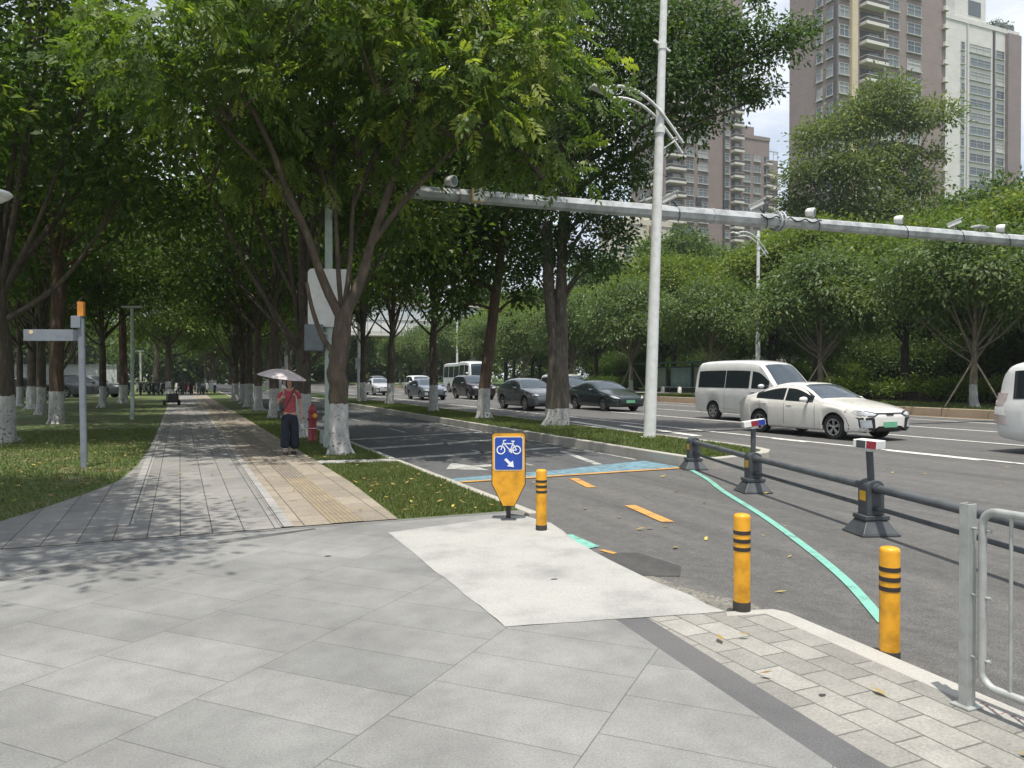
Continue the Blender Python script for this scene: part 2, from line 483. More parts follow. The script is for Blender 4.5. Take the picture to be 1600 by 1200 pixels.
for i, p in enumerate(pts):
    a = Vector(pts[max(i-1, 0)]); c = Vector(pts[min(i+1, len(pts)-1)]); d = (c-a).normalized(); n = Vector((-d.y, d.x))
    wd = .042
    L_.append(Vector(p)+n*wd); R2.append(Vector(p)-n*wd)
for i in range(len(pts)-1):
    b.sheet([L_[i], R2[i], R2[i+1], L_[i+1]], ZA+.009)
b.sheet([(3.66, 7.12), (3.76, 7.1), (3.74, 6.5), (3.56, 6.45)], ZA+.009)
clean(b)
struct(b.build('teal_lines', M_teal))
b = MB()
stripe(b, (3.95, 20.0), (8.38, 21.3), .3); stripe(b, (3.95, 17.35), (8.38, 18.75), .36); stripe(b, (3.95, 15.0), (8.1, 15.95), .32)
stripe(b, (7.75, 15.1), (7.2, 12.55), .16)
for k in range(6): stripe(b, (6.1-.02*k, 22+k*6), (6.1-.02*k, 24+k*6), .1)
for k in range(4): stripe(b, (6.0, 12.9+k*2.3), (6.0, 13.9+k*2.3), .09)
b.sheet([(4.35, 13.0), (4.75, 13.9), (4.95, 13.3), (5.9, 13.55), (5.9, 13.3), (4.98, 13.0), (5.0, 12.55)], ZA+.009)
stripe(b, (3.87, 11.0), (3.87, 60), .08)
stripe(b, (8.3, 13), (8.3, 120), .1)
struct(b.build('lane_markings', M_whiteold))
b = MB()
rr = random.Random(3)
for k in range(13):
    y0 = 2.12+k*.04; x0 = 3.57+rr.uniform(-.012, .012)
    stripe(b, (x0, y0), (x0+rr.uniform(.01, .05), y0+rr.uniform(-.02, .02)), .004, .0045)
clean(b)
struct(b.build('kerb_scrawl', worn('red_paint', (.5, .05, .06), .5)))

# ------------------------------------------------------------------ grass blades (stuff) and fallen leaves
def m_leaf(name, c1, c2, c3=None, trans=.35, rough=.5, clump=.8):
    m, nt, b, out = new_mat(name)
    at_ = nt.nodes.new('ShaderNodeAttribute'); at_.attribute_name = 'tint'
    stops = [(0., c1), (.75, c2)] + ([(1., c3)] if c3 else [])
    c = ramp(nt, at_.outputs['Fac'], stops)
    nt.links.new(c, b.inputs['Base Color'])
    b.inputs['Roughness'].default_value = rough
    b.inputs['Specular IOR Level'].default_value = .35
    tr = nt.nodes.new('ShaderNodeBsdfTranslucent')
    nt.links.new(mixc(nt, 1, c, (1.25, 1.35, .55), 'MULTIPLY'), tr.inputs[0])
    mx = nt.nodes.new('ShaderNodeMixShader'); mx.inputs[0].default_value = trans
    nt.links.new(b.outputs[0], mx.inputs[1]); nt.links.new(tr.outputs[0], mx.inputs[2]); nt.links.new(mx.outputs[0], out.inputs[0])
    return m
M_blade = m_leaf('grass_blade', (.072, .10, .027), (.15, .185, .055), (.30, .25, .13), .35)
M_fallen = m_leaf('dead_leaf', (.20, .13, .06), (.36, .27, .10), (.60, .50, .10), .2)
def in_poly(P, poly):
    x, y = P[:, 0], P[:, 1]; c = np.zeros(len(P), bool); n = len(poly)
    for i in range(n):
        x0, y0 = poly[i][:2]; x1, y1 = poly[(i+1) % n][:2]
        if y0 == y1: continue
        c ^= ((y0 > y) != (y1 > y)) & (x < (x1-x0)*(y-y0)/(y1-y0)+x0)
    return c
def scatter(poly, n, near=True):
    xs = [p[0] for p in poly]; ys = [p[1] for p in poly]
    P = np.stack([RNG.uniform(min(xs), max(xs), n*3), RNG.uniform(min(ys), max(ys), n*3)], 1)
    P = P[in_poly(P, poly)]
    return P[:n]
def blades(name, poly, n, h, z, wd=.006):
    P = scatter(poly, n); n = len(P)
    cl = np.array([mnoise.noise(Vector((p[0]*1.3, p[1]*1.3, 0))) for p in P])
    hh = h*RNG.uniform(.45, 1.15, n)*(1+.45*cl)
    a = RNG.uniform(0, 2*PI, n); ln = hh*RNG.uniform(.2, .9, n); la = RNG.uniform(0, 2*PI, n)
    V = np.zeros((n, 3, 3))
    ws = wd*RNG.uniform(.7, 1.4, n)
    V[:, 0, 0] = P[:, 0]-np.cos(a)*ws; V[:, 0, 1] = P[:, 1]-np.sin(a)*ws; V[:, 0, 2] = z
    V[:, 1, 0] = P[:, 0]+np.cos(a)*ws; V[:, 1, 1] = P[:, 1]+np.sin(a)*ws; V[:, 1, 2] = z
    V[:, 2, 0] = P[:, 0]+np.cos(la)*ln; V[:, 2, 1] = P[:, 1]+np.sin(la)*ln; V[:, 2, 2] = z+hh
    o = np_mesh(name, V.reshape(-1, 3), 3, M_blade, attr=np.clip(RNG.uniform(0, 1, n)*.8+.2*cl, 0, 1)); o['kind'] = 'stuff'
    return o
strip = [(2.26, 8.42), (2.38, 11.6), (2.38, 14.2), (3.72, 14.0), (3.72, 8.42)]
blades('grass', strip, 30000, .055, -.006)
blades('grass', [(2.38, 14.8), (3.72, 14.55), (3.72, 34), (2.3, 34)], 26000, .06, -.006, .008)
blades('grass', [(-7.5, 8.5), (-1.84, 10.05), (-1.52, 10.9), (-1.14, 12.1), (-.88, 13.2), (-.72, 15.2), (-.64, 19), (-.64, 26), (-14, 26), (-9, 12)], 70000, .06, -.006, .008)
blades('grass', [(8.6, 11.85), (8.9, 11.35), (9.56, 11.5), (10.3, 11.85), (10.85, 12.8), (10.94, 13.6), (10.94, 45), (8.6, 45)], 60000, .075, .10, .010)
blades('grass', [(29.1, 8), (36, 8), (36, 50), (29.1, 50)], 25000, .1, .25, .02)
def litter(name, spots, size, z):
    V = []; T = []
    for P, n in spots:
        Q = scatter(P, n)
        for x, y in Q:
            s = size*random.uniform(.5, 1.25); a = random.uniform(0, 2*PI); t = random.uniform(-.3, .3)
            u = Vector((math.cos(a), math.sin(a), t))*s; v = Vector((-math.sin(a), math.cos(a), random.uniform(-.4, .4)))*s*.42
            c = Vector((x, y, z+random.uniform(.004, .03)))
            c.z = max(c.z, z+abs(u.z)+abs(v.z)+.002)
            V += [c-u, c+v*.9, c+u, c-v]; T.append(random.random())
    o = np_mesh(name, np.array([tuple(v) for v in V]), 4, M_fallen, attr=np.array(T)); o['kind'] = 'stuff'; return o
litter('fallen_leaves', [([(2.3, 8.6), (3.6, 8.6), (3.6, 11), (2.4, 11)], 46), ([(2.3, 8.6), (2.9, 8.6), (2.8, 12), (2.4, 12)], 26), ([(2.3, 11), (3.6, 11), (3.6, 16), (2.4, 16)], 36), ([(-9, 9), (-2, 10.2), (-.9, 13.5), (-.7, 22), (-10, 22)], 1100), ([(-14, 22), (-.7, 22), (-.7, 45), (-14, 45)], 500)], .048, .012)
litter('fallen_leaves', [([(4.1, 4), (8, 8), (8.2, 11), (5, 11), (4.1, 8)], 26), ([(9, 3), (14, 4), (14, 10), (10, 10)], 14)], .05, ZA)
litter('fallen_leaves', [([(2.6, 1.6), (3.5, 2.2), (3.5, 4), (2.8, 4.2)], 5), ([(-.4, 8.5), (2.1, 8.5), (2.2, 20), (-.5, 20)], 26)], .045, .008)
# ================================================================== street furniture
M_yel = paint('yellow_paint', (.68, .325, .014), .42, dirt=.2, scale=9, coat=.1)
M_blk = paint('black_band', (.028, .024, .02), .55)
M_char = paint('charcoal_iron', (.062, .070, .078), .5, dirt=.18)
M_char2 = paint('charcoal_rail', (.085, .095, .105), .42, dirt=.18)
M_galv = paint('galvanised', (.40, .415, .40), .5, metal=.35, dirt=.12, scale=12)
M_galvd = paint('weathered_steel', (.44, .46, .47), .5, metal=.15, dirt=.2, scale=3)
M_wpole = paint('white_pole', (.66, .67, .66), .4, dirt=.08)
M_gpole = paint('pale_green_pole', (.40, .47, .43), .5)
M_wplas = paint('white_plastic', (.72, .72, .70), .35, dirt=.06)
M_dark = paint('dark_plastic', (.02, .02, .022), .4)
M_red = paint('red_paint_gloss', (.25, .022, .026), .35)
M_blue2 = paint('sign_blue', (.012, .062, .36), .4, dirt=.05)
M_sgnw = paint('sign_white', (.78, .79, .80), .4, dirt=.04)
M_cream = paint('sign_cream', (.70, .55, .32), .4, dirt=.04)
M_gryblu = paint('blue_grey_metal', (.20, .225, .26), .45, dirt=.1)
M_org = paint('orange_cap', (.62, .24, .03), .4)
M_gbox = paint('grey_box', (.16, .19, .21), .5)

def rrect(w, h, r, n=5, cx=0, cz=0):
    pts = []
    for sx, sz, a0 in ((1, -1, -90), (1, 1, 0), (-1, 1, 90), (-1, -1, 180)):
        for k in range(n+1):
            a = R_(a0+90*k/n)
            pts.append((cx+sx*(w/2-r)+r*math.cos(a), cz+sz*(h/2-r)+r*math.sin(a)))
    return pts
MF = RX(PI/2)                              # (x, z) outlines stand upright, front face towards -y
def bar2(b, p, q, wd, z0, z1, mi=0):
    p = Vector(p); q = Vector(q); d = (q-p).normalized(); n = Vector((-d.y, d.x))*wd/2
    b.prism([tuple(p-n), tuple(q-n), tuple(q+n), tuple(p+n)], z0, z1, mi, M=MF)
def ring2(b, c, r, wd, z0, z1, n=28):
    for k in range(n):
        a0, a1 = 2*PI*k/n, 2*PI*(k+1)/n
        P = lambda rr_, a: (c[0]+rr_*math.cos(a), c[1]+rr_*math.sin(a))
        b.prism([P(r-wd/2, a0), P(r+wd/2, a0), P(r+wd/2, a1), P(r-wd/2, a1)], z0, z1, M=MF)

# --- bicycle sign
t = thing('bicycle_sign', 'yellow pointed guide sign with a blue bicycle plate and white arrow', 'sign', (3.36, 7.86, 0), -R_(21))
def shield(inset):
    hw = .190-inset; top = .975-inset; r = .035
    pts = [(-.066+inset*.5, .150+inset), (.066-inset*.5, .150+inset), (hw, .40+inset*.3)]
    for k in range(5): a = R_(90*k/4); pts.append((hw-r+r*math.cos(a), top-r+r*math.sin(a)))
    for k in range(5): a = R_(90+90*k/4); pts.append((-hw+r+r*math.cos(a), top-r+r*math.sin(a)))
    pts.append((-hw, .40+inset*.3)); return pts
b = MB(); b.prism(shield(0), -.018, .014, M=MF); b.build('panel_edge', M_blk, t, bevel=.004)
b = MB(); b.prism(shield(.009), .0, .017, M=MF); b.build('panel', M_yel, t)
b = MB(); b.prism(rrect(.332, .385, .03, cz=.742), .0, .020, M=MF); pl = b.build('plate_border', M_cream, t)
b = MB(); b.prism(rrect(.306, .358, .022, cz=.742), .0, .023, M=MF); b.build('plate', M_blue2, t)
b = MB(); z0, z1 = .018, .0265
ring2(b, (-.086, .782), .043, .012, z0, z1); ring2(b, (.088, .782), .043, .012, z0, z1)
hd, st, bb = (-.052, .852), (.047, .852), (.020, .775)
for p, q in ((hd, st), (hd, bb), (st, bb), (st, (.088, .782)), (bb, (.088, .782)), ((-.056, .872), (-.086, .782)), (hd, (-.060, .885)), (st, (.052, .876))):
    bar2(b, p, q, .0105, z0, z1)
bar2(b, (-.064, .884), (-.030, .892), .010, z0, z1); bar2(b, (.030, .879), (.066, .879), .012, z0, z1)
ring2(b, bb, .015, .008, z0, z1+.0004); bar2(b, (.008, .795), (.030, .755), .009, z0, z1); bar2(b, (.024, .752), (.040, .752), .010, z0, z1)
b.build('bicycle_symbol', M_sgnw, t)
b = MB()
b.prism([(-.056, .676), (-.034, .698), (.012, .646), (.030, .662), (.058, .640), (.057, .585), (-.004, .592), (.014, .603+.006), (-.008, .625)][:0] or [(-.050, .672), (-.028, .692), (.022, .642), (.046, .664), (.058, .590), (-.018, .602), (.002, .622)], z0, z1, M=MF)
b.build('arrow_symbol', M_sgnw, t)
b = MB(); b.tube([(0, .047, -.02), (0, .047, .93)], .026, 16); b.build('post', M_blk, t, smooth=40)
b = MB(); b.prism(rrect(.17, .12, .02), -.01, .012); b.build('base_plate', M_char, t)

# --- yellow bollards
def bollard(loc, label, h=.66, lean=(0, 0)):
    t = thing('bollard', label, 'bollard', loc, random.uniform(0, 6), 'yellow bollards with black bands')
    t.rotation_euler = (lean[0], lean[1], random.uniform(-.4, .4))
    r = .056
    prof = [(r, .04), (r, h-.022), (r*.97, h-.010), (r*.86, h-.002), (r*.6, h+.003), (0, h+.005)]
    b = MB(); b.lathe(prof, 28); b.build('post', M_yel, t, smooth=50)
    b = MB(); b.lathe([(r+.0035, -.02), (r+.0035, .062), (r+.001, .066)], 28); b.build('base_ring', M_blk, t, smooth=40)
    for z in (h*.815, h*.73, h*.645):
        b = MB(); b.lathe([(r, z-.0135), (r+.0022, z-.0125), (r+.0022, z+.0125), (r, z+.0135)], 28); b.build('band', M_blk, t, smooth=60)
    return t
bollard((3.43, 7.16, 0), 'yellow banded bollard on the pale concrete ramp, beside the bicycle sign', .635)
bollard((3.52, 4.18, 0), 'yellow banded bollard on the pale corner of the kerb, middle one of three', .66)
bollard((3.79, 3.22, ZA), 'yellow banded bollard standing on the asphalt just outside the kerb, nearest the steel fence', .665)
b = MB(); b.lathe([(.0, .012), (.10, .011), (.13, 0.0)], 24); o = b.build('mortar_collar', M_conc, smooth=50); o.location = (3.43, 7.16, .001); struct(o)

M_stick = paint('yellow_sticker', (.62, .36, .02), .4)
# --- dark road barrier with flashing lights
P0, P1, P2 = Vector((8.42, 11.30)), Vector((7.54, 8.72)), Vector((6.69, 5.92))
P3 = P2+(P2-P1)*1.02
rz = math.atan2((P2-P1).y, (P2-P1).x)
t = thing('road_barrier', 'dark grey two-rail road barrier on flared pedestals with light boxes', 'barrier', (P2.x, P2.y, ZA), 0)
def lc(p, z=0): return Vector((p.x-P2.x, p.y-P2.y, z))
for i, p in enumerate((P0, P1, P2, P3)):
    b = MB(); Mz = RZ(rz)
    def blk(w, d, z0, z1, tp=1.):
        b.box(lc(p, (z0+z1)/2), (w, d, z1-z0), Mz, taper=tp)
    blk(.40, .42, 0, .025); blk(.38, .40, .0251, .16, .58); blk(.25, .27, .1601, .205)
    pr = []
    for k in range(13):
        a = PI*k/12; pr.append((.095*math.cos(a), .50+.075*math.sin(a)))
    pr = [(-.095, .2051), (.095, .2051)]+pr
    Mq = Mz @ RZ(PI/2) @ MF
    b.prism(pr, -.09, .09, M=Mq, c=lc(p, 0))
    ped = b.build('pedestal', M_char, t, bevel=.006)
    for s in (1, -1):
        c = lc(p, .40)+Mz @ Vector((0, s*.0, 0))
        b = MB()
        b.box(lc(p, .405)+Mz @ Vector((-.0, s*.0965, 0)), (.11, .003, .10), Mz)
        b.build('sticker', M_stick, ped)
for a, c in ((P0, P1), (P1, P2), (P2, P3)):
    d = (c-a).normalized()
    for z, r, nm in ((.49, .042, 'rail'), (.285, .024, 'rail')):
        b = MB(); b.tube([lc(a+d*.1, z), lc(c-d*.1, z)], r, 16); b.build('rail', M_char2, t, smooth=40)
        for e, s in ((a, 1), (c, -1)):
            b = MB(); b.tube([lc(e+d*s*.10, z), lc(e+d*s*.16, z)], r*1.25, 16)
            b.build('rail_collar', M_char, t, smooth=40)
M_lred = paint('lens_red', (.26, .02, .035), .25); M_lblue = paint('lens_blue', (.02, .05, .36), .25)
for p, tilt, yawl in ((P1, .16, -.42), (P2, -.04, -1.28)):
    b = MB(); base = lc(p, .54)
    ax = Vector((-.03 if p is P2 else .0, .0, .40 if p is P1 else .36))
    b.tube([base, base+ax], .036, 12); st_ = b.build('light_post', M_char, t, smooth=40)
    c = base+ax+Vector((0, 0, .05)); Mr = RZ(yawl) @ RY(-tilt)
    b = MB(); b.box(c, (.31, .15, .085) if p is P1 else (.25, .21, .085), Mr); b.box(c+Mr @ Vector((0, 0, -.06)), (.1, .1, .035), Mr)
    lb = b.build('light_box', M_wplas, t, bevel=.006)
    b = MB(); b.box(c+Mr @ Vector((.0 if p is P1 else .07, -.0755 if p is P1 else -.1055, 0)), (.10, .006, .078), Mr); b.build('red_lens', M_lred, lb)
    b = MB(); b.box(c+Mr @ Vector((.10 if p is P1 else -.04, -.0755 if p is P1 else -.1055, 0)), (.095, .006, .078), Mr); b.build('blue_lens' if p is P1 else 'dark_lens', M_lblue if p is P1 else M_char, lb)

# --- galvanised pedestrian fence
t = thing('steel_fence', 'galvanised steel pedestrian fence panel with thin upright bars', 'fence', (3.50, 2.53, 0), 0)
b = MB()
b.prism([(-.028, -.025), (.028, -.025), (.028, -.018), (-.021, -.018), (-.021, .018), (.028, .018), (.028, .025), (-.028, .025)], 0, .985)
b.box((0, 0, .005), (.11, .10, .01)); b.build('post', M_galv, t, bevel=.002)
b = MB()
b.prism([(-.035, -.03), (.035, -.03), (.035, .03), (-.035, .03)], 0, .985, c=(.0, -2.2, 0)); b.build('post', M_galv, t, bevel=.002)
fr = []
for cx, cz, a0 in ((-.16, .90, 90), (-2.04, .90, 180), (-2.04, .18, 270), (-.16, .18, 0)):
    for k in range(6):
        a = R_(a0+90*k/5)
        if a0 == 90: a = R_(90-90*k/5)
        pass
def fpath(y0, y1, z0, z1, r):
    pts = []
    for cy_, cz, a0 in ((y1-r, z1-r, 90), (y0+r, z1-r, 180-0), (y0+r, z0+r, 180), (y1-r, z0+r, 270)):
        pass
    for k in range(6): a = R_(0+90*k/5); pts.append((0, y1-r+r*math.cos(a), z1-r+r*math.sin(a)))
    for k in range(6): a = R_(90+90*k/5); pts.append((0, y0+r+r*math.cos(a), z1-r+r*math.sin(a)))
    for k in range(6): a = R_(180+90*k/5); pts.append((0, y0+r+r*math.cos(a), z0+r+r*math.sin(a)))
    for k in range(6): a = R_(270+90*k/5); pts.append((0, y1-r+r*math.cos(a), z0+r+r*math.sin(a)))
    pts.append(pts[0]); return pts
b = MB(); b.tube(fpath(-2.13, -.075, .13, .965, .07), .019, 12, caps=False); b.build('frame', M_galv, t, smooth=50)
for k in range(15):
    y = -.075-.137*(k+1)
    if y < -2.1: break
    b = MB(); b.tube([(0, y, .135), (0, y, .96)], .0085, 8); b.build('upright_bar', M_galv, t, smooth=50)
for z in (.25, .55, .87):
    b = MB(); b.tube([(0, -.02, z), (0, -.12, z)], .006, 8); b.tube([(0, -.105, z), (0, -.118, z)], .012, 6); b.build('bolt', M_galv, t)

# --- white street lamps
def lamp(loc, label, h=12.4, arm_z=7.55, lean=.031):
    t = thing('street_lamp', label, 'street lamp', loc, 0, 'white street lamps with crossed curved arms')
    dx, dy = .918*lean, -.397*lean
    C = lambda z: Vector((dx*z, dy*z, z))
    b = MB(); b.tube([C(0), C(.6), C(h*.5), C(h)], [.155, .15, .115, .075], 20); pole = b.build('pole', M_wpole, t, smooth=50)
    b = MB(); b.tube([C(0), C(.02)], .24, 20); b.build('base_plate', M_wpole, t)
    for z in (arm_z-.08, min(arm_z+1.95, h-.3)):
        b = MB(); b.tube([C(z-.07), C(z+.07)], .135 if z < 8 else .11, 20); b.build('collar', M_wpole, t, smooth=50)
    for off in (-.07, .07):
        pts = []
        for k in range(13):
            u = -1.45+2.12*k/12; uu = (u+1.45)/2.12
            z = arm_z+.62-1.05*uu**1.55 + .28*math.sin(PI*uu)
            pts.append(C(arm_z)+Vector((u+off*1.2, off*1.8, z-arm_z-off*1.2)))
        b = MB(); b.tube(pts, .036, 10); b.build('arm', M_wpole, t, smooth=50)
    b = MB(); b.tube([C(arm_z-.55)+Vector((.05, 0, 0)), C(arm_z)+Vector((.52, 0, -.22))], .018, 8); b.tube([C(arm_z)+Vector((.45, -.12, -.2)), C(arm_z)+Vector((.45, .12, -.2))], .022, 8)
    b.build('brace', M_wpole, t, smooth=50)
    b = MB(); Mr = RY(R_(14))
    b.box(C(arm_z)+Vector((-1.62, 0, .66)), (.55, .24, .07), Mr); b.box(C(arm_z)+Vector((-1.5, 0, .70)), (.3, .16, .05), Mr)
    b.build('lamp_head', M_wplas, t, bevel=.015)
    if h > 11: b = MB(); b.box(C(arm_z)+Vector((.05, -.02, 1.98)), (.5, .05, .05), RY(.4)); b.build('flag_bracket', M_wpole, t)
    return t
L0 = lamp((10.52, 15.86, .10), 'tall white street lamp nearest the camera, on the grassy median nose')
L1_ = lamp((30.5, 34.9, .25), 'white street lamp rising behind the white minibus', 9.7, 8.75, .0)
for (x, y, lab) in ((30.5, 34.9, 'white street lamp rising behind the white minibus'), (30.5, 60.9, 'white street lamp half hidden behind the thick median trunk'), (30.5, 87, 'far white street lamp between the leaning trunk and the slim trunk left of it')):
    if y > 40: dup(L1_, (x, y, .25), 0, lab)
# slim pale pole between the median trunks
t = thing('utility_pole', 'slim pale grey pole in the median between the slim dark trunks', 'pole', (10.2, 47.5, .1))
b = MB(); b.tube([(0, 0, 0), (0, 0, 8.5)], [.11, .07], 12); b.build('pole', M_wpole, t, smooth=50)
b = MB(); b.box((0, -.13, 2.3), (.5, .05, .7)); b.build('sign_back', M_galvd, t, bevel=.01)

# --- gantry
GY = 17.5
def beam_x(px):
    r = (px-800)/1200
    return GY*(.397+.918*r)/(.918-.397*r)
def beam_z(x): return 5.92+(x-4.57)/(27-4.57)*.38
def beam_r(x): return .15+(x-4.57)*.0053 if x < 16 else .165+(x-16)*.004
t = thing('camera_gantry', 'grey eight-sided steel gantry arm reaching across the road', 'gantry', (29.9, GY, .25))
G = Vector((29.9, GY, .25))
def oct_tube(bm, p, q, r0, r1):
    bm.tube([Vector(p)-G, Vector(q)-G], [r0, r1], 8)
b = MB()
oct_tube(b, (4.57, GY, beam_z(4.57)), (16.0, GY, beam_z(16)), .155, .215); b.build('arm', M_galvd, t)
b = MB(); x = 4.57; b.tube([Vector((x-.004, GY, beam_z(x)))-G, Vector((x-.002, GY, beam_z(x)))-G], .135, 8); b.build('end_shade_disc', M_dark, t)  # dark disc on the capped end: shade inside the tube as colour
b = MB(); oct_tube(b, (16.0, GY, beam_z(16.0)), (29.9, GY, beam_z(29.9)), .165, .225); b.build('arm', M_galvd, t)
b = MB()
for xx in (15.93, 16.07): b.tube([Vector((xx-.03, GY, beam_z(xx)))-G, Vector((xx+.03, GY, beam_z(xx)))-G], .29, 20)
for k in range(10):
    a = 2*PI*k/10; b.tube([Vector((15.85, GY+.25*math.cos(a), beam_z(16)+.25*math.sin(a)))-G, Vector((16.15, GY+.25*math.cos(a), beam_z(16)+.25*math.sin(a)))-G], .02, 6)
b.build('flange', M_galvd, t, smooth=40)
b = MB(); xx = beam_x(1113); b.tube([Vector((xx-.06, GY, beam_z(xx)))-G, Vector((xx+.06, GY, beam_z(xx)))-G], beam_r(xx)+.02, 8); b.build('joint_sleeve', M_galvd, t)
b = MB(); b.tube([(0, 0, 0), (0, 0, 7.2)], [.3, .24], 8); b.box((0, 0, .03), (.9, .9, .06)); b.build('post', M_galvd, t)
b = MB()
cab = []
for k in range(40):
    x = beam_x(1180)+(beam_x(1275)-beam_x(1180))*k/39
    cab.append(Vector((x, GY-beam_r(x)-.02, beam_z(x)+.10-.10*abs(math.sin(k*.33))))-G)
b.tube(cab, .022, 6); b.build('cable', M_dark, t, smooth=60)
def cam_thing(px, kind, label, grp, rz=0):
    x = beam_x(px); r = beam_r(x); z = beam_z(x)+r
    t = thing({'drum': 'flash_lamp', 'box': 'traffic_camera', 'flat': 'fill_light', 'sensor': 'radar_sensor'}[kind], label, {'drum': 'flash lamp', 'box': 'camera', 'flat': 'light', 'sensor': 'sensor'}[kind], (x, GY, z), rz, grp)
    b = MB(); b.tube([(0, 0, -.05), (0, 0, .12)], .025, 8); b.box((0, 0, .004), (.14, .10, .012)); b.build('bracket', M_galv, t)
    if kind == 'drum':
        M = RZ(.5) @ RX(R_(96)); b = MB()
        b.lathe([(.0, -.13), (.09, -.125), (.125, -.08), (.135, .0), (.14, .12), (.12, .135), (0, .13)], 20, (0, 0, .17), M); b.build('housing', M_wplas, t, smooth=40)
        b = MB(); b.lathe([(0, .138), (.11, .137), (.0, .142)], 20, (0, 0, .17), M); b.build('lens', M_gbox, t, smooth=40)
    elif kind == 'box':
        M = RZ(-.9) @ RY(-R_(22)); b = MB(); b.box((0, 0, .2), (.42, .12, .12), M); b.build('housing', M_wplas, t, bevel=.01)
        b = MB(); b.box(Vector((0, 0, .2))+M @ Vector((.04, 0, .075)), (.50, .16, .015), M); b.build('sun_shield', M_wplas, t)
        b = MB(); b.tube([Vector((0, 0, .2))+M @ Vector((.2, 0, 0)), Vector((0, 0, .2))+M @ Vector((.225, 0, 0))], .05, 12); b.build('lens', M_dark, t)
    elif kind == 'flat':
        b = MB(); b.box((0, 0, .16), (.5, .3, .06), RY(.04)); b.build('housing', M_wplas, t, bevel=.01)
        b = MB(); b.box((0, -.155, .155), (.44, .01, .04)); b.build('lens', M_gbox, t)
    else:
        b = MB(); b.box((0, 0, .17), (.16, .06, .26), RZ(-.4)); b.build('housing', M_char, t, bevel=.02)
        b = MB(); b.box((0, .045, .17), (.05, .05, .05)); b.build('knuckle', M_galv, t)
    if kind in ('drum', 'box'):
        pts = []
        for k in range(11):
            u = k/10; pts.append(Vector((.10+.10*math.sin(u*PI), -.03-(r+.03)*math.sin(u*PI*.5), .10-u*(r*2+.18)+.0)))
        b = MB(); b.tube(pts, .02, 6); b.build('cable', M_dark, t, smooth=60)
    return t
g1, g2, g3 = 'white flash lamps on the gantry arm', 'white cameras on the gantry arm', 'dark sensors on the gantry arm'
cam_thing(1265, 'drum', 'round white flash lamp just right of the gantry flange', g1)
cam_thing(1403, 'drum', 'round white flash lamp on the gantry midway between the flange and the right picture edge', g1)
cam_thing(1562, 'drum', 'round white flash lamp at the right picture edge, beside the flat white panel light', g1)
cam_thing(704, 'drum', 'round white flash lamp in leaf shade near the open left end of the gantry', g1)
cam_thing(1490, 'box', 'white tilted box camera between a round flash lamp and a flat panel light', g2)
cam_thing(1182, 'box', 'white tilted box camera with drooping cable, just left of the gantry flange', g2)
cam_thing(1046, 'box', 'white box camera right beside the tall white lamp pole', g2)
cam_thing(1530, 'flat', 'flat white panel light on the gantry, left of a round flash lamp', None)
cam_thing(1091, 'sensor', 'dark upright sensor on the gantry, nearest the white lamp pole', g3)
cam_thing(1134, 'sensor', 'dark upright sensor on the gantry, middle one of three', g3)
cam_thing(1196, 'sensor', 'dark upright sensor on the gantry right of the tilted camera', g3)
t = thing('junction_box', 'square off-white junction box among leaves at the left of the gantry arm', 'box', (beam_x(742), GY, beam_z(beam_x(742))))
b = MB(); b.box((0, -.20, .0), (.30, .16, .34)); b.build('housing', M_cream, t, bevel=.02)
b = MB(); b.box((0, -.285, .0), (.24, .012, .28)); b.build('lid', M_wplas, t, bevel=.005)

# --- green-white utility pole with sign back and grey box
t = thing('utility_pole', 'pale green pole behind the near whitewashed tree', 'pole', (3.05, 17.3, 0))
b = MB(); b.tube([(0, 0, 0), (0, 0, 7.2)], [.10, .075], 16); b.build('pole', M_gpole, t, smooth=50)
b = MB(); b.tube([(0, 0, 0), (0, 0, .3)], .13, 16); b.build('base', M_gpole, t, smooth=50)
s = thing('sign_board', 'large white sign board seen from behind, on the pale green pole', 'sign', (3.05, 17.3, 3.33), -R_(14))
b = MB(); b.prism(rrect(.92, 1.28, .10), -.02, .02, M=MF, c=(.02, -.12, 0)); b.build('board', M_wplas, s, bevel=.006)
b = MB()
for z in (-.35, .35): b.box((.02, -.085, z), (.9, .03, .07))
b.build('rib', M_galv, s)
s = thing('control_box', 'dark grey control box below the white sign board', 'box', (3.05, 17.3, 2.45), -R_(14))
b = MB(); b.box((-.31, -.10, 0), (.40, .22, .58)); b.build('housing', M_gbox, s, bevel=.015)
b = MB(); b.box((-.31, -.215, 0), (.34, .012, .52)); b.build('door', M_gbox, s, bevel=.004)
b = MB(); b.box((-.06, -.05, .1), (.12, .06, .06)); b.build('bracket', M_galv, s)

# --- hydrant and pipe stand
t = thing('fire_hydrant', 'red pillar hydrant with yellow outlet cap in front of a whitewashed trunk', 'hydrant', (2.98, 19.2, 0), .2)
b = MB(); b.lathe([(.15, 0), (.15, .03), (.115, .04), (.105, .10), (.10, .30), (.115, .31), (.115, .35), (.098, .36), (.098, .70), (.11, .71), (.11, .745), (.095, .76), (.085, .82), (.065, .875), (.03, .895), (.025, .92), (0, .925)], 24); b.build('body', M_red, t, smooth=40)
b = MB(); b.lathe([(.062, .06), (.062, .13), (.075, .135), (.075, .17), (0, .17)], 18, (0, 0, .64), RX(R_(90))); b.build('outlet', M_red, t, smooth=40)
b = MB(); b.lathe([(.0, .165), (.055, .168), (.055, .185), (.0, .19)], 18, (0, 0, .64), RX(R_(90))); b.build('outlet_cap', M_yel, t, smooth=40)
b = MB()
for s_ in (-1, 1): b.tube([(s_*.08, 0, .55), (s_*.125, 0, .55)], .035, 12)
b.build('side_outlet', M_red, t, smooth=40)
b = MB(); b.lathe([(.116, .325), (.119, .328), (.119, .336), (.116, .339)], 24); b.build('white_chain', M_sgnw, t)
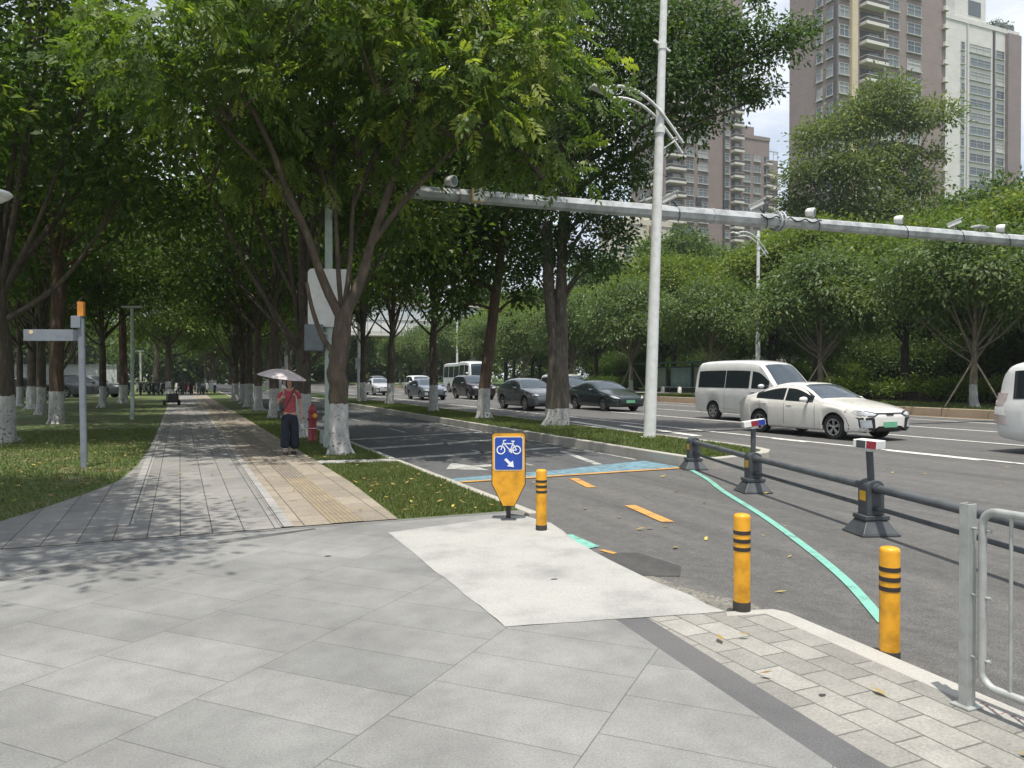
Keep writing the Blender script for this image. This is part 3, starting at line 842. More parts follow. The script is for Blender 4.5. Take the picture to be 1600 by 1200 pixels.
t = thing('pipe_stand', 'squat pale concrete pipe stand between the red hydrant and the pale green pole', 'pipe stand', (3.18, 18.4, 0), .2)
b = MB(); b.box((0, 0, .17), (.26, .26, .34), taper=.9); b.build('block', M_conc, t, bevel=.015)
b = MB(); b.tube([(0, 0, .34), (0, 0, .52), (-.03, -.06, .6), (-.08, -.14, .62)], .05, 12); b.tube([(-.08, -.14, .62), (-.09, -.16, .62)], .07, 12); b.box((.09, 0, .53), (.09, .12, .28)); b.build('pipe', M_galv, t, smooth=40)

# --- park furniture on the left lawn
t = thing('wayfinding_post', 'blue-grey wayfinding post with one blank arm and an orange cap', 'signpost', (-1.55, 15.39, -.01), -R_(20))
b = MB(); b.tube([(0, 0, 0), (-.035, 0, 2.62)], .055, 18); b.build('post', M_gryblu, t, smooth=50)
b = MB(); b.box((-.52, 0, 2.33), (.98, .035, .20)); ap = b.build('arm_plate', M_gryblu, t, bevel=.004)
b = MB(); b.lathe([(0, .018), (.035, .018), (.035, .021), (0, .021)], 16, (-.88, 0, 2.385), RX(R_(90))); b.build('yellow_dot', M_cream, ap)
b = MB(); b.box((-.09, -.02, 2.56), (.16, .15, .21)); b.build('head_box', M_gryblu, t, bevel=.006)
b = MB(); b.box((-.03, -.01, 2.79), (.105, .08, .25)); b.build('cap', M_org, t, bevel=.006)
t = thing('park_lamp', 'park lamp with flat round white head at the left picture edge', 'lamp', (-2.13, 10.88, -.01))
b = MB(); b.tube([(0, 0, 0), (0, 0, 3.72)], .05, 16); b.build('pole', M_gpole, t, smooth=50)
b = MB(); b.lathe([(0, 3.70), (.26, 3.74), (.30, 3.78), (.28, 3.81), (.1, 3.86), (0, 3.87)], 28); b.build('lamp_head', M_wplas, t, smooth=50)
b = MB(); b.lathe([(0, 3.692), (.2, 3.70), (.24, 3.732)], 28); b.build('diffuser', M_sgnw, t, smooth=50)
t = thing('path_lamp', 'grey T-topped path lamp on the lawn', 'lamp', (-1.62, 31.9, -.01), -.35)
b = MB(); b.tube([(0, 0, 0), (0, 0, 4.15)], [.07, .055], 12); b.build('pole', M_gpole, t, smooth=50)
b = MB(); b.box((0, 0, 4.19), (.72, .20, .07)); b.build('lamp_head', M_galvd, t, bevel=.02)
t = thing('slim_post', 'white slim lamp post far down the walkway', 'lamp', (-3.6, 86, 0))
b = MB(); b.tube([(0, 0, 0), (0, 0, 4.1)], .10, 12); b.build('pole', M_wplas, t, smooth=50)
b = MB(); b.box((0, 0, 4.15), (.6, .25, .1)); b.build('lamp_head', M_wplas, t, bevel=.02)

# --- black cart on the path edge
M_tyre = paint('tyre', (.018, .018, .02), .8)
t = thing('black_cart', 'small black hooded cart with a pale bundle on top', 'cart', (-.45, 46.5, 0), .15)
b = MB(); b.box((.08, 0, .42), (.62, .55, .5), taper=.9); b.build('body', M_dark, t, bevel=.05)
b = MB(); b.lathe([(.27, .64), (.27, .70), (.22, .80), (.12, .87), (0, .89)], 16, (-.05, .0, 0)); b.build('bundle', M_wplas, t, smooth=60)
for sx in (-1, 1):
    for sy in (-1, 1):
        b = MB(); b.tube([(sx*.34+.04, sy*.24, .14), (sx*.40+.04, sy*.24, .14)], .14, 16); b.build('wheel', M_tyre, t, smooth=40)
b = MB(); b.tube([(-.34, .3, .6), (-.38, .45, .95), (.36, .45, .95), (.36, .3, .6)], .02, 8); b.build('push_handle', M_dark, t, smooth=50)

# --- parked scooters
def scooter(loc, rz):
    t = thing('parked_scooter', 'parked scooter in the dark crowd at the far end of the walkway', 'scooter', loc, rz, 'scooters parked across the far walkway')
    for y in (-.62, .6):
        b = MB(); b.tube([(-.05, y, .22), (.05, y, .22)], .22, 14); b.build('wheel', M_tyre, t, smooth=40)
    b = MB()
    b.prism([(-.45, .30), (.25, .24), (.30, .42), (.78, .50), (.80, .66), (.2, .70), (.05, .36), (-.34, .36), (-.50, .95), (-.60, .92)], -.12, .12, M=Matrix(((0, 0, 1), (1, 0, 0), (0, 1, 0)))); b.build('body', scooter.mat, t, bevel=.03)
    b = MB(); b.box((0, .46, .75), (.22, .62, .10)); b.build('seat', M_dark, t, bevel=.03)
    b = MB(); b.tube([(-.33, -.46, 1.02), (0, -.55, .98), (.33, -.46, 1.02)], .02, 8); b.box((0, -.58, .95), (.16, .1, .14))
    for s_ in (-1, 1): b.tube([(s_*.25, -.5, 1.0), (s_*.32, -.5, 1.2)], .01, 6); b.box((s_*.33, -.5, 1.22), (.12, .03, .08))
    b.build('handlebar', M_dark, t, smooth=40)
    b = MB(); b.box((0, .78, .86), (.3, .28, .24)); b.build('top_box', scooter.mat2, t, bevel=.03)
    return t
rs = random.Random(5)
kinds = []
for col, col2 in (((.03, .03, .035), (.03, .03, .03)), ((.30, .31, .32), (.05, .05, .05)), ((.05, .09, .13), (.4, .4, .4)), ((.55, .55, .54), (.06, .06, .06)), ((.16, .03, .03), (.02, .02, .02))):
    scooter.mat = paint('scooter_paint', col, .35); scooter.mat2 = paint('scooter_box', col2, .4)
    kinds.append(col)
    k_ = scooter((-6+len(kinds)*1.3, 84+rs.uniform(-.5, .5), 0), rs.uniform(-.3, .3)); kinds[-1] = k_
kk = 0
for row, (y, x0, n) in enumerate(((74, -4.8, 9), (80, -3.4, 9), (90, -9, 14))):
    for i in range(n):
        if rs.random() < .1: continue
        dup(kinds[rs.choice((0, 0, 1, 2, 3, 0, 4))], (x0+i*.82+rs.uniform(-.1, .1), y+rs.uniform(-.5, .5), 0), rs.choice((0, PI, PI))+rs.uniform(-.35, .35))
# ================================================================== vehicles
M_glass, _nt, _b, _o = new_mat('car_glass')
_b.inputs['Base Color'].default_value = (.018, .024, .028, 1); _b.inputs['Roughness'].default_value = .05; _b.inputs['Specular IOR Level'].default_value = .65
M_screen, _nt, _b, _o = new_mat('windscreen_glass')
_b.inputs['Base Color'].default_value = (.035, .05, .065, 1); _b.inputs['Roughness'].default_value = .04; _b.inputs['Specular IOR Level'].default_value = .8
M_rim = paint('alloy_rim', (.42, .43, .44), .3, metal=.6)
M_under = paint('underbody', (.012, .012, .013), .8)
M_trim = paint('black_trim', (.015, .015, .016), .4)
M_chrome = paint('chrome_trim', (.6, .6, .6), .2, metal=.8)
M_lampg = paint('headlight', (.45, .48, .52), .12, coat=.6)
M_tail = paint('tail_light', (.25, .015, .015), .2, coat=.5)
M_plate_g = paint('green_plate', (.14, .42, .25), .5, dirt=.1)
M_plate_b = paint('blue_plate', (.03, .07, .30), .5, dirt=.1)
M_platech = paint('plate_mark', (.03, .05, .04), .6)
def interp(pr, y):
    if y <= pr[0][0]: return pr[0][1]
    for (a, za), (c, zc) in zip(pr, pr[1:]):
        if y <= c: return za+(zc-za)*(y-a)/(c-a) if c > a else zc
    return pr[-1][1]
def smooth_prof(pr, it=2):
    p = list(pr)
    for _ in range(it):
        q = [p[0]]
        for a, c in zip(p, p[1:]):
            q.append((a[0]*.75+c[0]*.25, a[1]*.75+c[1]*.25)); q.append((a[0]*.25+c[0]*.75, a[1]*.25+c[1]*.75))
        q.append(p[-1]); p = q
    return p

def vehicle(name, label, cat, loc, rz, S, group=None):
    """front points to -y.  S: L W top belt wheels r paint windows screen rear tum zb"""
    t = thing(name, label, cat, loc, rz, group)
    L, W = S['L'], S['W']; hL = L/2
    top = smooth_prof(S['top'], S.get('sm', 2)); belt = smooth_prof(S['belt'], 1)
    r = S['r']; tum = S.get('tum', .30); ra = r+S.get('gap', .055)
    ys = set(np.round(np.linspace(-hL, hL, 56), 4)) | {round(float(p[0]), 4) for p in top}
    for wy in S['wheels']:
        for k in range(17): ys.add(round(float(wy-ra*math.cos(PI*k/16)), 4))
    ys = sorted(y for y in ys if -hL <= y <= hL)
    ys = [y for i, y in enumerate(ys) if i == 0 or y-ys[i-1] > .004]
    nose, tail = S.get('nose', .13), S.get('tail', .10)
    zb0 = S.get('zb', .20)
    def hw(y):
        f = 1.
        d0 = S.get('nd', .8)
        if y < -hL+d0: f -= nose*((-hL+d0-y)/d0)**2.3
        if y > hL-d0: f -= tail*((y-hL+d0)/d0)**2.5
        return W/2*f
    def bot(y):
        z = zb0
        if y < -hL+.5: z += .04*((-hL+.5-y)/.5)
        if y > hL-.5: z += .07*((y-hL+.5)/.5)
        for wy in S['wheels']:
            if abs(y-wy) < ra: z = max(z, r*.98+math.sqrt(max(ra*ra-(y-wy)**2, 0)))
        return z
    def sec(y):
        w_ = hw(y); zb = bot(y); B = interp(belt, y); T = max(interp(top, y), B+.015); h = T-B
        zb_ = min(zb, B-.05)
        wb = w_*S.get('bw', .965)
        xr = wb-tum*h-.0
        cr = S.get('crown', .035)*(1 if h > .2 else .8)
        rc = min(.09, h*.3)
        st = S.get('step', .012)
        return [(w_*.90, zb_), (w_*.965, zb_+.07*(B-zb_)), (w_*.985, zb_+.24*(B-zb_)), (w_*.992, zb_+.50*(B-zb_)), (w_*1.0, zb_+.74*(B-zb_)), (w_*.985, zb_+.93*(B-zb_)), (wb, B),
                (wb-tum*h*.35, B+.35*h), (wb-tum*h*.7, B+.70*h), (wb-tum*(h-rc), T-rc), (xr-rc*.75, T-rc*.12), (xr*.62, T+cr*.62), (0, T+cr)]
    b = MB(); vsl = []; fs = []
    S_ = [sec(y) for y in ys]; m = len(S_[0])
    full = lambda s: [(-x, z) for x, z in s] + [(x, z) for x, z in s[-2::-1]]
    rings = [(y, full(s)) for y, s in zip(ys, S_)]
    # rounded ends
    def shrink(rg, k, kz, dy, z0):
        y, s = rg; return (y+dy, [(x*k, z0+(z-z0)*kz) for x, z in s])
    f0, r0 = rings[0], rings[-1]
    zf = (S_[0][0][1]+S_[0][-1][1])/2; zr = (S_[-1][0][1]+S_[-1][-1][1])/2
    e = S.get('end', .06)
    rings = [shrink(f0, .55, .45, -e*1.25, zf), shrink(f0, .86, .82, -e, zf), shrink(f0, .96, .95, -e*.55, zf)] + rings + [shrink(r0, .96, .95, e*.5, zr), shrink(r0, .86, .82, e*.9, zr), shrink(r0, .55, .45, e*1.1, zr)]
    nn = len(rings[0][1])
    for y, s in rings: vsl += [(x, y, z) for x, z in s]
    for i in range(len(rings)-1):
        for k in range(nn-1): fs.append((i*nn+k, (i+1)*nn+k, (i+1)*nn+k+1, i*nn+k+1))
    fs.append(tuple(range(nn))); fs.append(tuple((len(rings)-1)*nn+k for k in range(nn-1, -1, -1)))
    b.add(vsl, fs)
    body = b.build('body', S['paint'], t, smooth=38)
    front, back = -hL-e*1.25, hL+e*1.1
    # underbody and wheel wells
    b = MB(); b.box((0, 0, zb0+.14), (W-.60, L-.3, .26)); b.build('underbody', M_under, t)
    for wy in S['wheels']:
        for s in (-1, 1):
            b = MB(); vv = []; ff = []
            for k in range(13):
                a = PI*k/12
                for x in (W/2-.32, W/2-.035): vv.append((s*x, wy-ra*math.cos(a), r*.98+ra*math.sin(a)))
            for k in range(12): ff.append((2*k, 2*k+1, 2*k+3, 2*k+2))
            b.add(vv, ff); n0 = len(b.v)
            b.sheet([(s*(W/2-.32), wy-ra*math.cos(PI*k/12), r*.98+ra*math.sin(PI*k/12)) for k in range(13)]+[(s*(W/2-.32), wy+ra, zb0), (s*(W/2-.32), wy-ra, zb0)])
            b.build('wheel_arch', M_under, t)
            xo, xi = W/2-.035, W/2-.25
            Mw = RY(PI/2*s)
            b = MB(); b.lathe([(r*.62, xi), (r*.96, xi), (r, xi+.03), (r, xo-.035), (r*.95, xo-.004), (r*.70, xo), (r*.66, xo-.01), (r*.64, xo-.05)], 26, (0, wy, r), Mw, caps=False)
            wh = b.build('wheel', M_tyre, t, smooth=40)
            b = MB()
            ns = S.get('spokes', 5)
            b.lathe([(r*.60, xo-.012), (r*.68, xo-.008), (r*.68, xo-.06), (r*.60, xo-.06)], 26, (0, wy, r), Mw, caps=False)
            b.lathe([(0, xo-.012), (r*.13, xo-.014), (r*.15, xo-.05)], 14, (0, wy, r), Mw)
            for k in range(ns*2):
                a = 2*PI*(k//2)/ns + (-.16 if k % 2 else .16)
                a2 = 2*PI*(k//2)/ns + (-.10 if k % 2 else .10)
                p = Vector((math.cos(a2)*r*.12, math.sin(a2)*r*.12)); q = Vector((math.cos(a)*r*.62, math.sin(a)*r*.62)); d = (q-p).normalized(); nrm = Vector((-d.y, d.x))*r*.04
                b.prism([tuple(p-nrm), tuple(q-nrm), tuple(q+nrm), tuple(p+nrm)], xo-.04, xo-.016, M=Mw, c=(0, wy, r))
            rim = b.build('rim', M_rim, wh, smooth=35)
            b = MB(); b.lathe([(0, xo-.075), (r*.6, xo-.075)], 20, (0, wy, r), Mw); b.build('brake_disc', M_under, wh)
    # glass laid 6 mm proud of the body
    def side_x(y, z):
        s = sec(y)
        for (x0, z0), (x1, z1) in zip(s[5:11], s[6:12]):
            if z0 <= z <= z1+1e-6: return x0+(x1-x0)*(z-z0)/max(z1-z0, 1e-5)
        return s[6][0]
    def side_glass(y0, y1, lo, hi, nm='side_window', mat=None):
        for s in (-1, 1):
            b = MB(); vv = []; ff = []; n_ = 22; row = 5
            for i in range(n_+1):
                y = y0+(y1-y0)*i/n_; B = interp(belt, y); T = max(interp(top, y), B+.015); h = T-B
                zl, zh = B+lo, max(B+lo+.004, B+hi*h)
                for k in range(row):
                    z = zl+(zh-zl)*k/(row-1); vv.append((s*(side_x(y, z)+.006), y, z))
            for i in range(n_):
                for k in range(row-1): ff.append((i*row+k, (i+1)*row+k, (i+1)*row+k+1, i*row+k+1))
            b.add(vv, ff); b.build(nm, mat or M_glass, t, smooth=60)
    for w_ in S['windows']: side_glass(*w_)
    def end_glass(y0, y1, fr, nm, mat, sgn):
        b = MB(); vv = []; ff = []; n_ = 16
        for i in range(n_+1):
            y = y0+(y1-y0)*i/n_; s = sec(y)
            (xa, za), (xb, zb), (xc, zc) = s[10], s[11], s[12]
            xs = [-fr*xa, -xb, 0, xb, fr*xa]; zs = [za, zb, zc, zb, za]
            for x, z in zip(xs, zs): vv.append((x, y+sgn*.007, z+.008))
        for i in range(n_):
            for k in range(4): ff.append((i*5+k, i*5+k+1, (i+1)*5+k+1, (i+1)*5+k))
        b.add(vv, ff); b.build(nm, mat, t, smooth=60)
    end_glass(*S['screen'], 'windscreen', M_screen, -1)
    if S.get('rear'): end_glass(*S['rear'], 'rear_window', M_glass, 1)
    # doors, handles, mirrors
    for yl in S.get('shuts', []):
        for s in (-1, 1):
            b = MB(); vv = []; ff = []
            B = interp(belt, yl); zl = max(bot(yl), zb0+.10)
            sc = sec(yl)
            for k in range(9):
                z = zl+(B-zl)*k/8
                xx = None
                for (x0, z0), (x1, z1) in zip(sc, sc[1:]):
                    if z0-1e-6 <= z <= z1+1e-6: xx = x0+(x1-x0)*(z-z0)/max(z1-z0, 1e-5); break
                xx = (xx or sc[3][0])+.003
                vv += [(s*xx, yl-.006, z), (s*xx, yl+.006, z)]
            for k in range(8): ff.append((2*k, 2*k+1, 2*k+3, 2*k+2))
            b.add(vv, ff); b.build('door_gap', M_under, t)
    for yh in S.get('handles', []):
        for s in (-1, 1):
            b = MB(); z = interp(belt, yh)-.10; b.box((s*(hw(yh)*.99+.002), yh, z), (.022, .2, .028)); b.build('handle', S.get('hpaint', S['paint']), t, bevel=.008)
    if S.get('mirror') is not None:
        ym = S['mirror']; zm = interp(belt, ym)+S.get('mz', .09)
        for s in (-1, 1):
            b = MB(); b.lathe([(0, -.14), (.07, -.12), (.10, -.04), (.10, .05), (.07, .10), (0, .115)], 16, (s*(W/2+.11), ym, zm), RZ(PI/2*0) @ RY(PI/2) @ Matrix.Diagonal((.75, .7, 1)))
            mr = b.build('mirror', S['paint'], t, smooth=60)
            b = MB(); b.tube([(s*(hw(ym)*.94), ym, zm-.09), (s*(W/2+.06), ym, zm-.05)], .025, 8); b.build('mirror_arm', M_trim, mr)
    # front: headlights, grille, intake, plate
    def hit(rgs, x, z):
        def has(sa):
            hx = None; q = sa[nn//2:][::-1]
            for (x0, z0), (x1, z1) in zip(q, q[1:]):
                if min(z0, z1) <= z <= max(z0, z1):
                    v = max(x0, x1) if abs(z1-z0) < 1e-6 else x0+(x1-x0)*(z-z0)/(z1-z0)
                    hx = v if hx is None else max(hx, v)
            return hx is not None and abs(x) <= hx
        for i, (ya, sa) in enumerate(rgs):
            if has(sa):
                if i == 0: return ya
                yb, sb = rgs[i-1]; lo, hi = 0., 1.
                for _ in range(8):
                    m_ = (lo+hi)/2
                    if has([(p[0]+(q[0]-p[0])*m_, p[1]+(q[1]-p[1])*m_) for p, q in zip(sb, sa)]): hi = m_
                    else: lo = m_
                return yb+(ya-yb)*hi
        return rgs[-1][0]
    def on_front(x, z): return hit(rings[:34], x, z)
    def on_rear(x, z): return hit(rings[::-1][:34], x, z)
    def front_patch(poly, nm, mat, off=.012, parent=None, rear=False, sub=6):
        """outline in (x, z) draped over the nose, with thickness"""
        P = []
        for i in range(len(poly)):
            a, c = poly[i], poly[(i+1) % len(poly)]
            for k in range(sub): P.append((a[0]+(c[0]-a[0])*k/sub, a[1]+(c[1]-a[1])*k/sub))
        cx = sum(p[0] for p in P)/len(P); cz = sum(p[1] for p in P)/len(P)
        fy = on_rear if rear else on_front; sg = 1 if rear else -1
        lay_ = []
        for k in (1., .66, .33): lay_.append([(cx+(x-cx)*k, cz+(z-cz)*k) for x, z in P])
        b = MB(); vv = []; ff = []; n_ = len(P)
        Y = lambda x, z: fy(x, z)+sg*off
        base = [(x, fy(x, z)-sg*.02, z) for x, z in P]
        vv += base
        for l in lay_: vv += [(x, Y(x, z), z) for x, z in l]
        vv.append((cx, Y(cx, cz), cz))
        for r_ in range(3):
            for i in range(n_):
                j = (i+1) % n_; ff.append((r_*n_+i, r_*n_+j, (r_+1)*n_+j, (r_+1)*n_+i))
        for i in range(n_): ff.append((3*n_+i, 3*n_+(i+1) % n_, 4*n_))
        b.add(vv, ff); return b.build(nm, mat, parent or t, smooth=30)
    for item in S.get('front', []):
        nm, mat, poly, mirrored = item[:4]; off = item[4] if len(item) > 4 else .012
        front_patch(poly, nm, mat, off)
        if mirrored: front_patch([(-x, z) for x, z in poly[::-1]], nm, mat, off)
    for item in S.get('back', []):
        nm, mat, poly, mirrored = item[:4]; off = item[4] if len(item) > 4 else .012
        front_patch(poly, nm, mat, off, rear=True)
        if mirrored: front_patch([(-x, z) for x, z in poly[::-1]], nm, mat, off, rear=True)
    return t
def carpaint(name, col, rough=.3): return paint(name, col, rough, dirt=.04, scale=2.5, coat=.8)
rect = lambda x0, z0, x1, z1: [(x0, z0), (x1, z0), (x1, z1), (x0, z1)]

# --- white saloon, nearest car
M_wcar = carpaint('pearl_white', (.74, .725, .69))
SAL = dict(L=4.66, W=1.84, r=.33, wheels=(-1.40, 1.40), zb=.21, paint=M_wcar, tum=.40, end=.07, nose=.16, tail=.10,
    top=[(-2.33, .74), (-2.22, .80), (-1.6, .93), (-.98, 1.02), (-.86, 1.06), (-.15, 1.42), (.25, 1.475), (.75, 1.46), (1.35, 1.29), (1.82, 1.10), (2.16, 1.07), (2.33, .98)],
    belt=[(-2.33, .70), (-2.2, .76), (-1.4, .885), (-.9, .93), (.6, .965), (1.6, 1.0), (2.2, 1.0), (2.33, .92)],
    windows=[(-.70, .34, .02, .88), (.40, 1.52, .03, .88)], screen=(-.88, -.12, .93), rear=(.98, 1.66, .9),
    shuts=(-.78, .37, 1.36), handles=(.17, 1.16), mirror=-.52, spokes=5,
    front=[('headlight_surround', M_trim, [(.36, .715), (.54, .625), (.82, .645), (.905, .74), (.88, .80), (.60, .77)], True, .006), ('headlight', M_lampg, [(.46, .70), (.58, .65), (.80, .67), (.87, .74), (.85, .775), (.62, .748)], True, .012),
           ('grille_bar', M_trim, [(-.44, .705), (.44, .705), (.46, .735), (-.46, .735)], False, .010),
           ('badge_panel', M_trim, [(-.11, .66), (.11, .66), (.14, .705), (-.14, .705)], False, .013),
           ('bumper_bracket', M_trim, [(.50, .31), (.87, .27), (.905, .61), (.58, .62), (.53, .585)], True, .008),
           ('fog_panel', M_lampg, [(.60, .365), (.80, .345), (.82, .545), (.64, .555)], True, .014),
           ('intake', M_trim, [(-.46, .28), (.46, .28), (.40, .36), (-.40, .36)], False, .010),
           ('splitter', M_chrome, [(-.52, .245), (.52, .245), (.52, .262), (-.52, .262)], False, .012)],
    back=[('tail_light', M_tail, [(.3, .80), (.84, .80), (.80, .90), (.3, .88)], True)])
v1 = vehicle('white_saloon', 'white saloon car with green plate, nearest car on the road', 'car', (16.62, 16.55, ZA), 0, SAL)
def plate(t, mat, z, y, w_=.46, h=.14, x0=0, chars=7, chm=None):
    b = MB(); b.box((x0, y, z), (w_, .015, h)); p = b.build('number_plate', mat, t)
    return p
plate(v1, M_plate_g, .43, -2.33-.07*1.25-.016)

# --- white minibus behind it
M_wvan = carpaint('minibus_white', (.60, .61, .61), .35)
VAN = dict(L=5.1, W=1.80, r=.335, wheels=(-1.55, 1.45), zb=.26, paint=M_wvan, tum=.15, end=.05, nose=.12, tail=.03, nd=.5, step=.0, crown=.05, sm=2,
    top=[(-2.55, .95), (-2.45, 1.12), (-2.1, 1.24), (-1.92, 1.32), (-1.20, 2.05), (-.85, 2.17), (.2, 2.24), (2.3, 2.22), (2.48, 2.12), (2.55, 1.75)],
    belt=[(-2.55, .90), (-2.4, 1.05), (-1.9, 1.17), (-1.2, 1.20), (2.55, 1.20)],
    windows=[(-1.62, -.72, .03, .66), (-.60, .72, .03, .66), (.75, 2.36, .03, .66)], screen=(-1.92, -1.15, .93), rear=None,
    shuts=(-1.62, -.66, .74), handles=(-.85,), mirror=-1.42, mz=.12, spokes=6,
    front=[('headlight', M_lampg, [(.45, .80), (.80, .78), (.84, 1.0), (.55, .98)], True), ('grille', M_trim, rect(-.4, .82, .4, .95), False), ('intake', M_trim, rect(-.5, .40, .5, .52), False), ('number_plate', M_plate_b, rect(-.22, .56, .22, .70), False, .02)],
    back=[('tail_light', M_tail, [(.72, .75), (.84, .75), (.82, 1.15), (.72, 1.15)], True), ('rear_window', M_glass, rect(-.66, 1.3, .66, 1.85), False)])
vehicle('white_minibus', 'white high-roofed minibus with dark side glass behind the white saloon', 'minibus', (19.78, 22.72, ZA), 0, VAN)
# --- white van cut by the right picture edge
M_tail2 = paint('clear_tail_light', (.50, .42, .41), .15, coat=.5)
M_wvan2 = carpaint('van_white', (.66, .67, .67), .3)
VAN2 = dict(L=4.9, W=1.84, r=.34, wheels=(-1.5, 1.45), zb=.27, paint=M_wvan2, tum=.12, end=.10, nose=.14, tail=.10, nd=.6, crown=.06, sm=2,
    top=[(-2.45, .9), (-2.3, 1.08), (-1.7, 1.2), (-.95, 1.82), (-.4, 1.96), (1.9, 1.97), (2.28, 1.90), (2.42, 1.62), (2.45, 1.1)],
    belt=[(-2.45, .85), (-2.2, 1.0), (-1.5, 1.12), (2.3, 1.16), (2.45, 1.0)],
    windows=[(-1.35, -.45, .03, .80), (-.32, .85, .03, .80), (1.15, 2.10, .05, .80)], screen=(-1.68, -.9, .92), rear=None,
    shuts=(-1.4, -.38, .98), handles=(-.6,), mirror=-1.2, mz=.1, spokes=6,
    back=[('tail_light', M_tail2, [(.66, 1.02), (.86, 1.02), (.84, 1.30), (.68, 1.30)], True, .06), ('tail_light', M_wplas, [(.66, .82), (.88, .82), (.87, 1.0), (.68, 1.0)], True, .07), ('tail_light', M_tail2, [(.68, .62), (.88, .62), (.88, .80), (.68, .80)], True, .06), ('rear_window', M_glass, rect(-.6, 1.2, .6, 1.72), False)])
vehicle('white_van', 'white rounded van cut off by the right picture edge', 'van', (17.3, 8.75, ZA), .02, VAN2)

# --- dark green saloon
M_dgreen = carpaint('dark_green', (.007, .018, .018))
S3 = dict(SAL); S3.update(paint=M_dgreen, L=4.70, W=1.87, hpaint=M_dgreen,
    top=[(-2.35, .66), (-2.24, .72), (-1.6, .88), (-1.05, .98), (-.9, 1.02), (-.1, 1.39), (.35, 1.445), (.8, 1.42), (1.5, 1.24), (2.0, 1.09), (2.2, 1.06), (2.35, .98)],
    belt=[(-2.35, .62), (-2.2, .68), (-1.4, .84), (-.9, .89), (.6, .93), (1.6, .97), (2.2, .97), (2.35, .9)],
    front=[('headlight', M_lampg, [(.55, .63), (.80, .64), (.88, .74), (.80, .76)], True, .008), ('intake', M_trim, [(-.6, .26), (.6, .26), (.5, .36), (-.5, .36)], False), ('number_plate', M_plate_g, rect(-.23, .42, .23, .55), False, .02)])
vehicle('dark_green_saloon', 'dark green saloon with green plate behind the white lamp pole', 'car', (19.3, 33.1, ZA), 0, S3)
# --- grey hatchback / crossover
M_grey = carpaint('satin_grey', (.052, .062, .07))
S4 = dict(SAL); S4.update(paint=M_grey, hpaint=M_grey, L=4.46, W=1.86, r=.36, wheels=(-1.38, 1.38), tum=.36,
    top=[(-2.23, .78), (-2.1, .86), (-1.5, .99), (-.98, 1.06), (-.86, 1.10), (-.2, 1.46), (.3, 1.555), (1.0, 1.53), (1.7, 1.33), (2.1, 1.12), (2.23, .95)],
    belt=[(-2.23, .74), (-2.05, .82), (-1.4, .94), (-.9, .98), (.6, 1.0), (1.6, 1.04), (2.1, 1.04), (2.23, .9)],
    windows=[(-.70, .34, .02, .86), (.40, 1.6, .03, .84)], screen=(-.88, -.15, .93), rear=(1.2, 1.95, .9), shuts=(-.78, .37, 1.3),
    front=[('headlight', M_lampg, [(.55, .76), (.82, .74), (.86, .80), (.60, .81)], True, .008), ('grille', M_gbox, [(-.6, .52), (.6, .52), (.66, .70), (-.66, .70)], False, .01), ('intake', M_trim, [(-.55, .27), (.55, .27), (.6, .42), (-.6, .42)], False), ('number_plate', M_plate_g, rect(-.23, .55, .23, .68), False, .03)])
vehicle('grey_crossover', 'grey crossover car between the two nearest thick median trunks', 'car', (16.05, 34.9, ZA), 0, S4)
M_slate = carpaint('slate_blue', (.07, .09, .125))
S5 = dict(SAL); S5.update(paint=M_slate, hpaint=M_slate, windows=[(-.70, .34, .02, .86), (.40, 1.5, .03, .86)])
vehicle('slate_blue_saloon', 'slate blue saloon between two slim median trunks', 'car', (16.3, 53.2, ZA), 0, S5)
SUV = dict(SAL); SUV.update(L=4.7, W=1.9, r=.37, wheels=(-1.42, 1.42), zb=.26, tum=.26, tail=.06,
    top=[(-2.35, .92), (-2.25, 1.02), (-1.5, 1.12), (-1.1, 1.16), (-.98, 1.2), (-.35, 1.62), (.1, 1.72), (1.6, 1.72), (2.1, 1.60), (2.3, 1.2), (2.35, 1.0)],
    belt=[(-2.35, .86), (-2.2, .96), (-1.4, 1.05), (-.9, 1.08), (2.2, 1.10), (2.35, .98)],
    windows=[(-.8, .3, .02, .86), (.36, 1.3, .02, .86), (1.36, 2.05, .02, .84)], screen=(-1.0, -.3, .93), rear=(1.95, 2.28, .88), shuts=(-.88, .33, 1.33), handles=(.12, 1.12), mirror=-.65,
    front=[('headlight', M_lampg, [(.5, .82), (.84, .82), (.88, .96), (.55, .92)], True), ('grille', M_trim, rect(-.45, .66, .45, .92), False), ('intake', M_trim, rect(-.6, .32, .6, .44), False), ('number_plate', M_plate_b, rect(-.22, .5, .22, .64), False, .03)])
s6 = dict(SUV); s6['paint'] = s6['hpaint'] = carpaint('black_purple', (.022, .016, .022))
vehicle('dark_suv', 'very dark SUV left of the thick leaning median trunk', 'car', (19.65, 52.5, ZA), 0, s6)
s7 = dict(SUV); s7['paint'] = s7['hpaint'] = carpaint('suv_white', (.62, .62, .61))
vehicle('white_suv', 'white SUV partly hidden behind the slate blue saloon', 'car', (19.9, 67, ZA), 0, s7)
s8 = dict(S5); s8['paint'] = s8['hpaint'] = carpaint('silver', (.38, .39, .40))
vehicle('silver_saloon', 'far silver saloon at the left end of the traffic, beside the slim pale pole', 'car', (16.3, 67.5, ZA), 0, s8)
s9 = dict(S4); s9['paint'] = s9['hpaint'] = carpaint('green_black', (.02, .03, .035))
vehicle('dark_hatchback', 'dark hatchback hidden behind the grey crossover', 'car', (23.3, 43.5, ZA), 0, s9)
